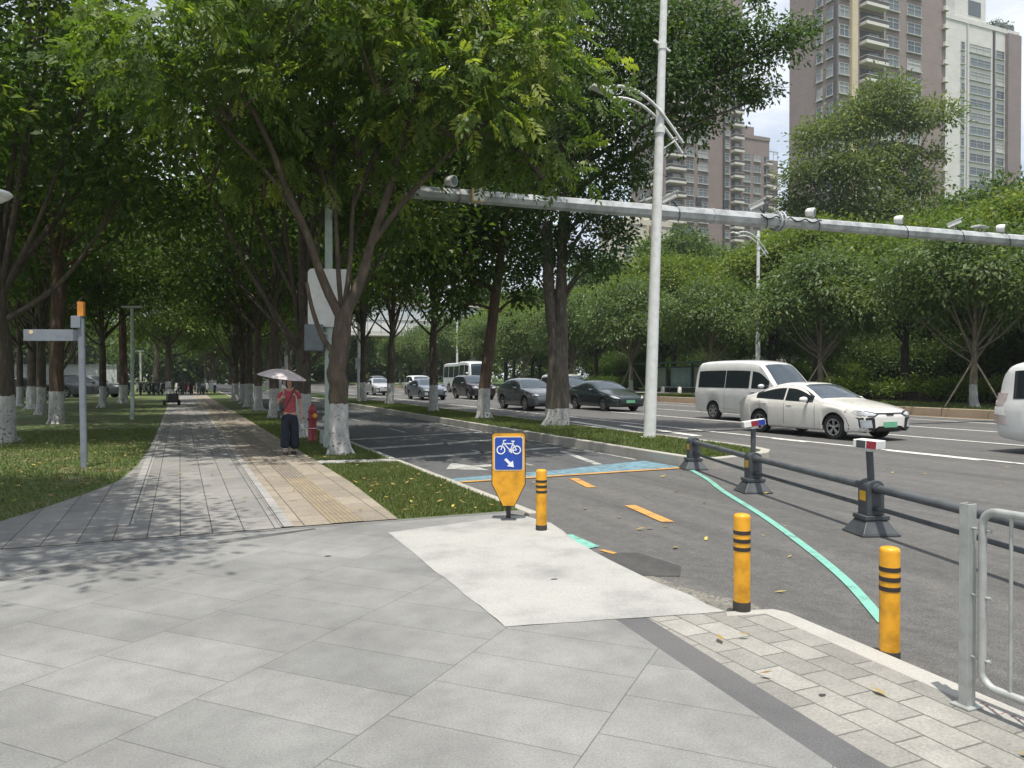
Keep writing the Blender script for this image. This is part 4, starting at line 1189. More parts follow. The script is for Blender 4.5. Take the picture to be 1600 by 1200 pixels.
s10 = dict(VAN); s10.update(paint=carpaint('beige_silver', (.36, .35, .32)), L=4.7, top=[(-2.35, .9), (-2.25, 1.05), (-1.9, 1.15), (-1.6, 1.22), (-.95, 1.66), (-.6, 1.76), (.2, 1.80), (2.1, 1.78), (2.28, 1.68), (2.35, 1.3)],
    belt=[(-2.35, .85), (-2.2, 1.0), (-1.7, 1.08), (-1.2, 1.1), (2.35, 1.1)], windows=[(-1.4, -.5, .03, .72), (-.4, .75, .03, .72), (.8, 2.15, .03, .72)], screen=(-1.6, -.92, .93), wheels=(-1.4, 1.35), shuts=(-1.42, -.45), mirror=-1.2, back=[])
vehicle('beige_minivan', 'beige silver minivan behind the dark green saloon', 'van', (23.9, 46, ZA), 0, s10)
s11 = dict(SUV); s11['paint'] = s11['hpaint'] = carpaint('far_grey', (.12, .12, .13))
for i, (x, y, lab) in enumerate(((23.5, 98, 'distant grey SUV behind the silver saloon'),)):
    if i == 0: far_suv = vehicle('grey_suv', lab, 'car', (x, y, ZA), 0, s11)
    else: dup(far_suv, (x, y, ZA), 0, lab)
# --- coach
M_bus = carpaint('coach_white', (.62, .66, .64), .35)
BUS = dict(L=8.2, W=2.4, r=.45, wheels=(-2.4, 2.2), zb=.35, paint=M_bus, tum=.06, end=.06, nose=.08, tail=.04, nd=.6, crown=.05, sm=1, bw=.99,
    top=[(-4.1, 1.2), (-4.06, 1.45), (-3.9, 2.5), (-3.7, 2.95), (-3.2, 3.02), (-2.7, 3.12), (-1.0, 3.12), (-.6, 3.0), (3.9, 3.0), (4.1, 2.7)],
    belt=[(-4.1, 1.15), (-4.0, 1.35), (-3.8, 1.5), (4.1, 1.5)],
    windows=[(-3.55, -2.5, .0, .80), (-2.4, -1.0, .05, .78), (-.9, .6, .05, .78), (.7, 2.2, .05, .78), (2.3, 3.8, .05, .78)], screen=(-4.05, -3.74, .95), rear=None,
    shuts=(-2.45,), handles=(), mirror=-3.7, mz=.5, spokes=8,
    front=[('headlight', M_lampg, rect(.7, .7, 1.05, .9), True), ('number_plate', M_plate_b, rect(-.25, .5, .25, .65), False)])
vehicle('white_coach', 'small white coach with tinted windows stopped by the far kerb', 'coach', (26.6, 73, ZA), 0, BUS)
b = MB()
# --- cars parked beyond the left lawn
for i, (x, y, S, col, lab, rz) in enumerate(((-9.8, 62, S4, (.03, .035, .04), 'dark parked car behind the whitewashed trunks, leftmost on the park side', 1.7),
        (-14.5, 63, SUV, (.5, .5, .5), 'pale parked SUV behind the far left trunks in front of the white hoarding', 1.6), (-19.5, 61, SAL, (.03, .03, .04), 'dark parked saloon behind the leftmost park trunks', 1.5), (-6.2, 66, SUV, (.05, .055, .06), 'dark grey parked SUV left of the scooters at the park edge', 1.2))):
    q = dict(S); q['paint'] = q['hpaint'] = carpaint("parked_paint", col)
    vehicle('parked_car', lab, 'car', (x, y, -.01), rz, q, 'cars parked beyond the left lawn')
# ================================================================== buildings and far structures
def facade(name, c, seams=(3., .25), dark=.8):
    m, nt, b, out = new_mat(name)
    v = ocoord(nt)
    n = noise(nt, v, .35, 5, .6); f = noise(nt, v, 3.5, 3, .7)
    col = mixc(nt, 1, ramp(nt, n, [(.3, [x*.86 for x in c]), (.65, c)]), ramp(nt, f, [(.3, (.9, .9, .9)), (.7, (1.07, 1.06, 1.05))]), 'MULTIPLY')
    # thin course lines every storey
    sp = nt.nodes.new('ShaderNodeSeparateXYZ'); nt.links.new(v, sp.inputs[0])
    fr = mth(nt, 'FRACT', mth(nt, 'MULTIPLY', sp.outputs[2], 1/seams[0]))
    ln = mth(nt, 'LESS_THAN', fr, .03)
    nt.links.new(mixc(nt, mth(nt, 'MULTIPLY', ln, .35), col, (c[0]*.5, c[1]*.5, c[2]*.5)), b.inputs['Base Color'])
    b.inputs['Roughness'].default_value = .8
    return m
M_brown = facade('brown_tile', (.25, .205, .193)); M_brown2 = facade('purple_brown_tile', (.22, .18, .178)); M_ctower = facade('cream_tile', (.58, .55, .47))
M_wtower = facade('white_tile', (.60, .60, .575)); M_yelw = facade('yellow_tile', (.55, .48, .34))
M_bslab = paint('balcony_white', (.62, .60, .55), .6)
M_frame = paint('window_frame', (.44, .45, .44), .5)
M_recess = paint('recess_shade', (.07, .07, .075), .7)  # shade of tower recesses put into flat colour; dark balcony rails share it
M_wgl, _nt, _b, _o = new_mat('tower_glass')
_v = ocoord(_nt); _oi = _nt.nodes.new('ShaderNodeObjectInfo')
_c = ramp(_nt, _oi.outputs['Random'], [(0, (.05, .07, .08)), (.5, (.12, .15, .16)), (.85, (.22, .24, .23)), (1, (.40, .40, .36))])
_nt.links.new(_c, _b.inputs['Base Color']); _b.inputs['Roughness'].default_value = .12; _b.inputs['Specular IOR Level'].default_value = .7

def tower(name, label, x0, y0, w, d, h, wall, cols, side, zlo, zhi, fl=3.0, sidewall=None, roof=None):
    """road-aligned block: front face looks along -y, left face along -x.  columns are (kind, u0, u1) along each face"""
    t = thing(name, label, 'tower block', (x0, y0, .2))
    b = MB(); b.box((w/2, d/2, h/2), (w, d, h)); b.build('wall', wall, t)
    b = MB(); b.box((w/2, d/2, h+.5), (w+.3, d+.3, 1.0)); b.box((w*.55, d/2, h+2.5), (w*.3, d*.4, 4)); b.build('roof', wall if roof is None else roof, t)
    rest = MB(); count = [0]
    def place(proto, pos, rz):
        if proto[0] is None: return
        o = bpy.data.objects.new(proto[1], proto[0]); COL.objects.link(o); o.parent = t; o.location = pos; o.rotation_euler.z = rz
    def wmesh(wd, hh, mull):
        b = MB()
        b.box((0, -.04, hh/2), (wd, .10, hh), mi=1)
        fw = .075
        for z in (0, hh): b.box((0, -.09, z), (wd+fw, .16, fw))
        for k in range(mull+1): b.box((-wd/2+wd*k/mull, -.09, hh/2), (fw, .15, hh-.1))
        b.box((0, -.09, hh*.62), (wd, .13, .06))
        b.box((0, -.18, -.16), (wd+.3, .40, .14))
        o = b.build('window', [M_frame, M_wgl]); me = o.data; bpy.data.objects.remove(o); return me
    def bmesh_(wd):
        b = MB()
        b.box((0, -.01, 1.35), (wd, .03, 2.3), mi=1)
        b.box((0, -.75, .02), (wd+.2, 1.5, .14)); b.box((0, -1.45, .24), (wd+.2, .08, .42)); b.box((0, -1.45, .75), (wd+.1, .04, .5), mi=1); b.box((0, -1.45, 1.03), (wd+.2, .07, .06))
        for s in (-1, 1): b.box((s*(wd/2+.06), -.75, .24), (.08, 1.4, .42)); b.box((s*(wd/2+.06), -.75, 1.03), (.06, 1.4, .06))
        b.box((wd*.15, -.06, 1.3), (wd*.5, .1, 2.0), mi=2)
        o = b.build('balcony', [M_bslab, M_recess, M_wgl]); me = o.data; bpy.data.objects.remove(o); return me
    def acmesh(wd):
        b = MB(); b.box((0, -.35, 0), (wd, .7, .12)); b.box((0, -.4, .40), (wd*.7, .45, .6))
        o = b.build('ledge', [M_bslab]); me = o.data; bpy.data.objects.remove(o); return me
    nf = int(h/fl)-1
    for face, cl, span in (('f', cols, w), ('s', side, d)):
        for kind, u0, u1, *ex in cl:
            c = (u0+u1)/2*span; wd = (u1-u0)*span
            pos = (lambda z: (c, 0, z)) if face == 'f' else (lambda z: (0, span-c, z))
            rz = 0 if face == 'f' else -PI/2
            if kind == 'strip':
                b = MB(); pr = ex[1] if len(ex) > 1 else .25
                b.box((0, -pr/2, h/2), (wd, pr, h-.2)); o = b.build('wall_strip', ex[0], t); o.location = pos(0); o.rotation_euler.z = rz; continue
            me = {'win': lambda: wmesh(wd, 1.75, ex[0] if ex else 2), 'balc': lambda: bmesh_(wd), 'ac': lambda: acmesh(wd)}[kind]()
            nm = {'win': 'window', 'balc': 'balcony', 'ac': 'ledge'}[kind]
            for k in range(nf):
                z = fl*k+ (.95 if kind == 'win' else .1)
                if zlo < z < zhi: place((me, nm), pos(z), rz)
                else:
                    Mr = RZ(rz); p0 = Vector(pos(z))
                    rest.add([tuple(Mr @ v.co+p0) for v in me.vertices], [tuple(p.vertices) for p in me.polygons], 0)
                    for i, p in enumerate(me.polygons): rest.m[len(rest.m)-len(me.polygons)+i] = min(p.material_index, 1)
    if rest.f:
        o = rest.build('window', [M_frame, M_wgl], t); o['kind'] = 'stuff'
    return t
T1 = tower('brown_tower', 'tall brown tower block behind the lone loose-crowned tree', 95, 90.8, 24.4, 10.4, 96, M_brown,
    [('win', .01, .09), ('strip', .105, .155, M_yelw, .5), ('balc', .19, .38), ('strip', .395, .405, M_frame, .3), ('win', .43, .54), ('win', .62, .75, 2), ('ac', .955, 1.0)],
    [('win', .60, .70, 1), ('win', .80, .92, 1), ('strip', .96, 1.0, M_recess, .3)], 26, 64, sidewall=M_brown2)
T2 = tower('brown_tower', 'brown tower block with balconies seen between the white lamp pole and the gantry flange', 100.7, 146, 22, 14, 92, M_brown,
    [('balc', .02, .22), ('win', .26, .36), ('win', .42, .54), ('strip', .74, .76, M_recess, .4), ('win', .77, .82, 1), ('balc', .85, .97)],
    [('win', .30, .44, 1), ('balc', .62, .82)], 20, 66)
T3 = tower('stepped_tower', 'smaller distant brown tower with a stepped top, left of the tall brown tower', 142, 169, 9.5, 10, 67, M_brown,
    [('win', .05, .28), ('win', .42, .66), ('balc', .80, .98)], [], 24, 66)
b = MB(); b.box((11.2, 5, 31), (3.2, 9.5, 62)); b.build('wall', M_brown, T3)
for k in range(12):
    b = MB(); b.box((11.2, -.6, 24+3*k), (2.6, 1.4, .9)); b.build('balcony', M_bslab, T3)
b = MB()
for x in (9.6, 11.2, 12.7): b.box((x, .3, 63.2), (.12, .12, 2.4))
b.box((11.2, .3, 64.4), (3.4, .3, .2)); b.build('roof_frame', M_frame, T3)
T4 = tower('white_tower', 'white tower block with a brown right flank and roof planting', 152.5, 116, 24, 12, 79, M_wtower,
    [('win', .20, .245, 1), ('strip', .275, .285, M_frame, .3), ('win', .32, .60, 3), ('strip', .635, .655, M_recess, .3), ('win', .68, .79, 1), ('strip', .81, .995, M_brown2, .8)], [], 30, 80)
b = MB(); b.box((8.5, 5, 82.5), (10, 9, 7)); b.build('penthouse', M_wtower, T4)
b = MB(); b.box((9.8, .45, 83), (4, .1, 3.2)); b.build('window', M_wgl, T4)
b = MB(); b.box((19.5, .2, 80.6), (6.5, .1, 1.4)); b.build('parapet', M_wgl, T4)
t = tower('cream_block', 'low cream and brown block with wide balconies below the left brown tower', 78, 128, 12, 8, 31, M_ctower,
    [('win', .08, .22, 1), ('win', .30, .48, 2), ('strip', .50, .54, M_yelw, .4), ('strip', .56, .66, M_brown, .3), ('balc', .70, .96)], [('win', .2, .4), ('win', .6, .8)], 14, 31)
t = tower('far_white_block', 'narrow far white block in the sky gap left of the tall brown tower', 150, 161, 3.5, 5, 36, M_wtower, [('ac', .6, 1.0)], [], 20, 36)

# footbridge across the far road
t = thing('footbridge', 'white panelled covered footbridge across the far road', 'footbridge', (20, 112, .2))
b = MB(); b.box((8, 0, 7.6), (30, 3, .5)); b.build('deck', M_bslab, t)
for z0, z1, nm in ((7.9, 9.6, 'panel_wall'), (9.9, 11.9, 'glazing')):
    b = MB(); b.box((8, -1.45, (z0+z1)/2), (30, .08, z1-z0)); b.build(nm, M_wplas if nm == 'panel_wall' else paint('pale_glazing', (.55, .60, .62), .2), t)
b = MB(); b.box((8, 0, 12.1), (30.5, 3.4, .3)); b.build('roof', M_bslab, t)
for k in range(16):
    b = MB(); b.box((-7+2*k, -1.52, 9.9), (.12, .08, 4.2)); b.build('mullion', M_galvd, t)
b = MB(); b.box((8, -1.54, 9.75), (30, .12, .18)); b.build('handrail', M_wplas, t)
for x in (-6, 22):
    b = MB(); b.tube([(x, 0, 0), (x, 0, 7.4)], .5, 16); b.build('pier', M_conc, t, smooth=40)

# hoarding behind the park, bus shelter, small posts, hedges
M_hoard = paint('hoarding_white', (.58, .60, .62), .5)
t = thing('hoarding', 'long white hoarding behind the parked cars on the left', 'hoarding', (-18, 72, 0))
for k in range(11):
    b = MB(); b.box((-12+2.4*k, 0, 1.25), (2.38, .06, 2.5)); b.build('panel', M_hoard, t)
b = MB(); b.box((0, -.06, 2.53), (26.4, .1, .08)); b.build('top_rail', M_galvd, t)
t = thing('bus_shelter', 'dark green bus shelter with poster panels behind the far verge', 'bus shelter', (37.5, 53, .26), 0)
M_shel = paint('shelter_green', (.02, .06, .055), .4)
SY = 6
b = MB(); b.box((0, 0, 2.45), (2.0, 11, .12)); b.build('roof', M_shel, t)
for y in (-5, -1.7, 1.7, 5):
    b = MB(); b.box((.6, y, 1.2), (.12, .12, 2.4)); b.build('post', M_shel, t)
def poster(nm, c1, c2):
    m, nt, b, out = new_mat(nm); v = ocoord(nt); n = noise(nt, v, 1.1, 2); n2 = noise(nt, v, 4, 2)
    nt.links.new(mixc(nt, n2, ramp(nt, n, [(.35, c1), (.65, c2)]), (.3, .35, .3)), b.inputs['Base Color']); b.inputs['Roughness'].default_value = .2; return m
for y, c1, c2 in ((3.3, (.10, .30, .30), (.35, .40, .20)), (-.2, (.12, .35, .40), (.05, .18, .20)), (-3.4, (.30, .32, .28), (.12, .15, .14))):
    b = MB(); b.box((.62, y, 1.25), (.10, 3.0, 1.9)); p = b.build('poster_frame', M_shel, t)
    b = MB(); b.box((.56, y, 1.25), (.02, 2.7, 1.6)); b.build('poster', poster('poster', c1, c2), p)
b = MB(); b.box((.2, 0, .45), (.4, 9, .06)); b.build('bench', M_galvd, t)
for k in range(5):
    y = 47.5+k*2.3
    t = thing('stone_post', 'low white stone post in the row before the bus shelter', 'bollard', (35.8, y, .256), 0, 'low white posts before the bus shelter')
    b = MB(); b.lathe([(.16, 0), (.15, .42), (.11, .5), (0, .53)], 12); b.build('post', M_wplas, t, smooth=40)
# ================================================================== trees
def m_bark(name, c1, c2, lime=1.15, streak=6):
    m, nt, b, out = new_mat(name)
    v = ocoord(nt, (1, 1, .22)); v0 = ocoord(nt)
    n = noise(nt, v, streak*2.5, 6, .7); n2 = noise(nt, v0, 3, 5, .6)
    c = ramp(nt, n, [(.3, [x*.55 for x in c1]), (.55, c1), (.75, c2)])
    c = mixc(nt, 1, c, ramp(nt, n2, [(.3, (.7, .7, .72)), (.7, (1.2, 1.17, 1.1))]), 'MULTIPLY')
    if lime:
        sp = nt.nodes.new('ShaderNodeSeparateXYZ'); nt.links.new(v0, sp.inputs[0])
        flake = noise(nt, v0, 16, 5, .75)
        edge = mth(nt, 'ADD', sp.outputs[2], mth(nt, 'MULTIPLY', noise(nt, v0, 7, 4), .16))
        inb = mth(nt, 'LESS_THAN', edge, lime+.08)
        # more of the lime has flaked off near the ground
        thr = mth(nt, 'MULTIPLY_ADD', sp.outputs[2], -.06, .53)
        fl = mth(nt, 'SUBTRACT', 1., mth(nt, 'SMOOTHSTEP', flake, thr, .6)) if False else mth(nt, 'LESS_THAN', flake, mth(nt, 'MULTIPLY_ADD', sp.outputs[2], .06, .56))
        lw = ramp(nt, n2, [(.3, (.36, .36, .355)), (.7, (.56, .56, .55))])
        c = mixc(nt, mth(nt, 'MULTIPLY', mth(nt, 'MULTIPLY', inb, fl), .93), c, lw)
    nt.links.new(c, b.inputs['Base Color'])
    b.inputs['Roughness'].default_value = .92
    bump(nt, b, n, .9, .03)
    return m
M_bark = m_bark('grey_bark', (.085, .068, .052), (.17, .145, .115))
M_barkn = m_bark('near_bark', (.10, .078, .058), (.21, .17, .13), 1.05, 4)
M_barkr = m_bark('reddish_bark', (.11, .070, .050), (.19, .13, .10), 1.1)
M_barkd = m_bark('dark_bark', (.04, .033, .028), (.09, .075, .06), 0)
M_barkp = m_bark('pale_bark', (.20, .17, .13), (.36, .32, .26), 1.0)
L_hero = m_leaf('hero_leaf', (.05, .10, .022), (.13, .195, .04), (.27, .32, .06), .52)
L_fig = m_leaf('fig_leaf', (.030, .070, .021), (.075, .13, .034), (.16, .20, .045), .40, .5)
L_park = m_leaf('park_leaf', (.036, .078, .018), (.09, .145, .030), (.21, .25, .045), .48)
L_lime = m_leaf('lime_leaf', (.068, .12, .022), (.15, .205, .042), (.27, .285, .055), .46)
L_grey = m_leaf('grey_leaf', (.055, .10, .032), (.12, .175, .06), (.20, .235, .075), .40, .5)
L_shaded = m_leaf('shaded_leaf', (.017, .040, .011), (.040, .072, .017), (.09, .115, .025), .25)  # darker park leaf: shade of the top left crown put into its colour
L_euc = m_leaf('loose_leaf', (.065, .105, .036), (.14, .185, .06), (.23, .245, .07), .42)

def unit(a): return a/np.maximum(np.linalg.norm(a, axis=-1, keepdims=True), 1e-6)
def foliage(name, lobes, clumps, per, L, W, mat, parent, seed, droop=.35, sprig=0, sig=.26, flat=.75, shell=(.45, 1.0), up=0., yellow=None):
    rg = np.random.default_rng(seed)
    Pc, Ps, Pt, Pl = [], [], [], []
    for (x, y, z, r) in lobes:
        rr = r if hasattr(r, '__len__') else (r, r, r*.85)
        rm = sum(rr)/3
        k = max(6, int(clumps*rm*rm))
        d = unit(rg.normal(size=(k, 3))); d[:, 2] = np.where(d[:, 2] < -.35, -d[:, 2]*.5, d[:, 2])
        f = rg.uniform(shell[0], shell[1], (k, 1))**.6
        c = np.array([x, y, z])+d*f*np.array(rr)
        Pc.append(c); Ps.append(np.full(k, sig*min(rm, 2.4)**.55)*rg.uniform(.7, 1.3, k)); Pt.append(rg.uniform(0, 1, k)); Pl.append(np.tile([x, y, z], (k, 1)))
    c = np.concatenate(Pc); s = np.concatenate(Ps); t = np.concatenate(Pt); lc_ = np.concatenate(Pl)
    n = len(c)*per
    ci = np.repeat(np.arange(len(c)), per)
    off = rg.normal(size=(n, 3))*s[ci][:, None]; off[:, 2] *= flat
    p = c[ci]+off
    outw = unit(p-lc_[ci])
    ax = unit(outw*.55+unit(off)*.55+rg.normal(size=(n, 3))*.5+np.array([0, 0, -droop+up]))
    nr = unit(np.array([0, 0, .62])+outw*.42+rg.normal(size=(n, 3))*.55)
    rt = unit(np.cross(ax, nr)); nr = np.cross(rt, ax)
    sc = rg.uniform(.65, 1.25, n)[:, None]
    tint = np.clip(t[ci]*.62+rg.uniform(0, .34, n), 0, .95)
    if yellow is not None:
        yc = rg.uniform(0, 1, len(c)) < yellow
        tint = np.where(yc[ci], np.clip(tint+.35, 0, 1), tint*.9)
    def quads(p, ax, rt, nr, L, W, sc):
        V = np.empty((len(p), 4, 3))
        V[:, 0] = p; V[:, 1] = p+ax*(L*.48)*sc+rt*(W*.5)*sc+nr*(W*.12)*sc
        V[:, 2] = p+ax*L*sc-nr*(L*.12)*sc; V[:, 3] = p+ax*(L*.48)*sc-rt*(W*.5)*sc+nr*(W*.12)*sc
        return V
    if not sprig:
        V = quads(p, ax, rt, nr, L, W, sc); T = tint
    else:
        out = []; tt = []
        SL = L*2.6
        for k in range(sprig):
            f = (k+1)/(sprig+.5)
            base = p+ax*SL*f*sc-np.array([0, 0, 1])*(SL*.25*f*f)*sc
            for sgn in ((1, -1) if k < sprig-1 else (0,)):
                a2 = unit(ax*.55+rt*sgn*.9-np.array([0, 0, .22])+rg.normal(size=(n, 3))*.12)
                r2 = unit(np.cross(a2, nr)); n2 = np.cross(r2, a2)
                out.append(quads(base, a2, r2, n2, L, W, sc*(.7+.5*math.sin(PI*min(f, .95))))); tt.append(np.clip(tint+rg.uniform(-.06, .06, n), 0, 1))
        V = np.concatenate(out); T = np.concatenate(tt)
    return np_mesh(name, V.reshape(-1, 3), 4, mat, parent, attr=T), c

def limb(bm, pts, r0, r1, n=9, seed=0, bulge=.1, res=4):
    """smooth tapering limb through the given points, with a knobbly surface"""
    P = [Vector(p) for p in pts]; Q = []
    for i in range(len(P)-1):
        a = P[max(i-1, 0)]; b_ = P[i]; c = P[i+1]; d = P[min(i+2, len(P)-1)]
        for k in range(res):
            u = k/res
            Q.append(.5*((2*b_)+(c-a)*u+(2*a-5*b_+4*c-d)*u*u+(3*b_-a-3*c+d)*u**3))
    Q.append(P[-1])
    m = len(Q)-1
    rad = [r0+(r1-r0)*(i/m)**.8 for i in range(m+1)]
    sd_ = seed*3.1
    bm.tube(Q, rad, n, True, 0, lambda i, k: 1+bulge*mnoise.noise(Vector((i*.5+sd_, k*1.3, sd_)))*1.6)
def flare(bm, r, seed=0, z0=-.05):
    rg = random.Random(seed)
    for k in range(rg.choice((4, 5, 6))):
        a = rg.uniform(0, 2*PI); e = r*rg.uniform(1.35, 1.75)
        limb(bm, [(math.cos(a)*r*.45, math.sin(a)*r*.45, .55), (math.cos(a)*r*.85, math.sin(a)*r*.85, .2), (math.cos(a)*e, math.sin(a)*e, z0)], r*.42, r*.28, 7, k)
def twigs(bm, hub, clumps, rg, n, r0=.045):
    if not len(clumps): return
    for i in rg.choice(len(clumps), min(n, len(clumps)), replace=False):
        c = Vector(clumps[i]); h = Vector(hub); mid = h.lerp(c, .5)+Vector((rg.normal()*.2, rg.normal()*.2, .15))
        limb(bm, [h, mid, c], r0, .008, 5, int(i), res=3)

def auto_tree(name, label, loc, seed, h=11, r=4.2, z0=4.2, tr=.2, mat=L_park, bark=None, group=None, leafL=.235, leafW=.115, clumps=15, per=33, fork=3.2, lobes_n=12, lean=(0, 0), flat=.75, droop=.35, shape='round', sig=.34, yellow=.12, twig=14, up=0):
    """one of a kind, later copied: trunk that forks into limbs, one limb towards each lobe of the crown"""
    rg = np.random.default_rng(seed); rnd = random.Random(seed)
    t = thing(name, label, 'tree', loc, 0, group)
    lobes = []
    for i in range(lobes_n):
        if shape == 'round':
            a = 2*PI*i*.382+rnd.uniform(-.3, .3); f = (i+.5)/lobes_n
            z = z0+1.2+(h-z0-1.6)*f; rad = r*math.sqrt(max(.08, 1-(2*f-.75)**2*.75))*rnd.uniform(.45, .78)
            lobes.append((rad*math.cos(a)+lean[0]*z*.5, rad*math.sin(a)+lean[1]*z*.5, z, rnd.uniform(.30, .44)*r))
        else:                                   # umbrella-like layered crown
            a = 2*PI*i*.382; rad = r*math.sqrt((i+.4)/lobes_n)*.85
            z = h-.9-(rad/r)**2*(h-z0)*.55+rnd.uniform(-.5, .3); q = rnd.uniform(.30, .42)*r
            lobes.append((rad*math.cos(a), rad*math.sin(a), z, (q, q, q*.5)))
    cr, cl = foliage('crown', lobes, clumps, per, leafL, leafW, mat, t, seed, droop=droop, sig=sig, flat=flat, yellow=yellow, up=up)
    b = MB(); F = Vector((lean[0]*fork, lean[1]*fork, fork))
    limb(b, [(0, 0, -.1), (lean[0]*fork*.3+rnd.uniform(-.05, .05), lean[1]*fork*.3, fork*.4), F], tr*1.12, tr*.85, 12, seed, .12, 6)
    flare(b, tr, seed)
    top = max(l[2] for l in lobes)
    limb(b, [F-Vector((0, 0, .3)), F+Vector((rnd.uniform(-.3, .3), rnd.uniform(-.3, .3), (top-fork)*.5)), (lean[0]*top*.6, lean[1]*top*.6, top-.6)], tr*.8, .04, 9, seed+1)
    for i, l in enumerate(lobes):
        q = Vector(l[:3]); s0 = F+Vector((0, 0, max(-.2, (q.z-fork)*rnd.uniform(.05, .3))))
        mid = s0.lerp(q, .5)+Vector((0, 0, -.1*r+rnd.uniform(-.2, .3)))
        limb(b, [s0-Vector((0, 0, .15)), mid, q], tr*rnd.uniform(.26, .40), .02, 7, seed+i)
        sub = cl[np.linalg.norm(cl-np.array(l[:3]), axis=1) < (l[3] if not hasattr(l[3], '__len__') else l[3][0])*1.1]
        twigs(b, q*.6+mid*.4, sub, rg, max(2, twig//6))
    b.build('trunk', bark or M_bark, t, smooth=60)
    return t

# ---------------------------------------------------------------- the near tree, front left of the bike lane
CR, CF = Vector((.918, -.397, 0)), Vector((.397, .918, 0))          # across and along the view
def cw(l, d, z): v = CR*l+CF*d; return (v.x, v.y, z)
t = thing('street_tree', 'near whitewashed tree with a knobbly forked trunk and long drooping leaf sprays', 'tree', (3.01, 15.83, -.01))
lob = [(-3.1, -.6, 7.7, 1.75), (-1.9, -1.0, 6.9, 1.45), (-.4, -1.9, 8.1, 1.8), (1.0, -1.3, 7.3, 1.55), (2.4, -.6, 6.7, 1.55), (3.6, 0, 7.6, 1.8), (4.15, .3, 6.1, 1.0), (3.0, -.4, 8.8, 1.7), (.3, 2.4, 9.6, 2.2), (-2.6, 2.2, 9.6, 2.0), (2.8, 2.2, 9.8, 2.0), (-1.5, -.2, 9.3, 1.4), (1.3, -.6, 9.2, 1.5), (-1.4, 1.2, 6.6, 1.3), (.3, .4, 6.6, 1.1), (-.7, .7, 6.0, .85), (.5, .8, 5.9, .85), (-1.7, .5, 5.8, .8)]
lobes = [(*cw(l, d, z), r) for l, d, z, r in lob]
cr, cl = foliage('crown', lobes, 15, 10, .155, .058, L_hero, t, 21, droop=.45, sprig=6, sig=.27, flat=.7, yellow=.25)
b = MB()
limb(b, [(0, 0, -.1), (-.03, .02, .6), (-.02, 0, 1.25), (-.06, 0, 1.75), (.02, 0, 2.3), cw(.08, 0, 2.9)], .205, .17, 16, 3, .17, 7)
limb(b, [cw(-.08, -.02, 1.55), cw(-.11, -.04, 1.75), cw(-.04, -.02, 1.95)], .16, .12, 10, 9, .2)
flare(b, .19, 4)
fk = Vector(cw(.05, 0, 2.75))
for pts, r0, r1, s in (([fk, cw(-.30, -.05, 3.5), cw(-.62, -.2, 4.5), cw(-1.0, -.3, 5.4), cw(-1.35, -.5, 6.4), cw(-1.9, -.8, 7.4)], .11, .04, 1),
                       ([fk, cw(.42, .05, 3.6), cw(.62, .1, 4.3), cw(.95, .1, 5.3), cw(1.25, 0, 6.3), cw(1.7, -.3, 7.6)], .135, .05, 2),
                       ([fk, cw(-.05, .1, 3.8), cw(-.12, .2, 5.0), cw(-.2, .4, 6.6), cw(-.3, .5, 8.6)], .06, .025, 3),
                       ([fk, cw(.18, .15, 3.9), cw(.22, .3, 5.2), cw(.4, .6, 7.0), cw(.3, .8, 9.0)], .065, .025, 4),
                       ([cw(-.02, 0, 2.0), cw(-.30, -.1, 2.35), cw(-.5, -.15, 2.9), cw(-.62, -.2, 3.5)], .07, .035, 5),
                       ([cw(.62, .1, 4.3), cw(1.3, .1, 5.2), cw(2.4, 0, 6.3), cw(3.5, .1, 7.2)], .07, .03, 6),
                       ([cw(-.62, -.2, 4.5), cw(-1.3, -.2, 5.6), cw(-2.3, -.4, 6.7), cw(-3.0, -.5, 7.6)], .06, .025, 7),
                       ([cw(-.12, .2, 5), cw(-.9, .5, 7.0), cw(-2.2, .8, 9.4)], .06, .025, 8), ([cw(.22, .3, 5.2), cw(1.2, .6, 7.5), cw(2.6, .9, 9.8)], .06, .025, 10)):
    limb(b, pts, r0, r1, 10, s)
rg = np.random.default_rng(2)
for l in lobes:
    sub = cl[np.linalg.norm(cl-np.array(l[:3]), axis=1) < l[3]*1.1]
    twigs(b, Vector(l[:3])-Vector((0, 0, .4)), sub, rg, 6, .03)
b.build('trunk', M_barkn, t, smooth=60)

# ---------------------------------------------------------------- big fig in the median with twin trunk
t = thing('fig_tree', 'big twin-stemmed fig in the median spreading over the road to the right', 'tree', (10.45, 20.7, .08))
D_ = 23.15
def pl_(px, py, d=0): return (px-885)/1200*(D_+d), d, 1.6+(588-py)/1200*(D_+d)-.08
lob = [(930, 60, -1, 2.3), (1075, 75, 0, 1.9), (1010, 135, -1, 1.8), (1150, 95, -.3, 1.15), (1215, 85, -.6, .95), (1258, 60, -.5, .62), (1200, 155, -.4, .62), (1130, 150, 0, 1.2), (1080, 200, .2, .95), (955, 215, -1, 1.7), (990, 275, -.5, .85), (950, 330, -.6, 1.1), (890, 400, .4, 1.0), (940, 420, -.5, .8), (965, 375, -.2, .7), (840, 330, .8, 1.3), (850, 430, 1.2, .9), (900, -40, .5, 2.6), (1040, -20, 1.2, 1.7), (1200, 8, .3, .55), (870, 150, 1.2, 2.2)]
lobes = []
for px, py, d, r in lob:
    l, dd, z = pl_(px, py, d); lobes.append((*cw(l, dd, z), r))
cr, cl = foliage('crown', lobes, 30, 52, .155, .075, L_fig, t, 31, droop=.5, sig=.25, flat=.8, yellow=.07)
b = MB()
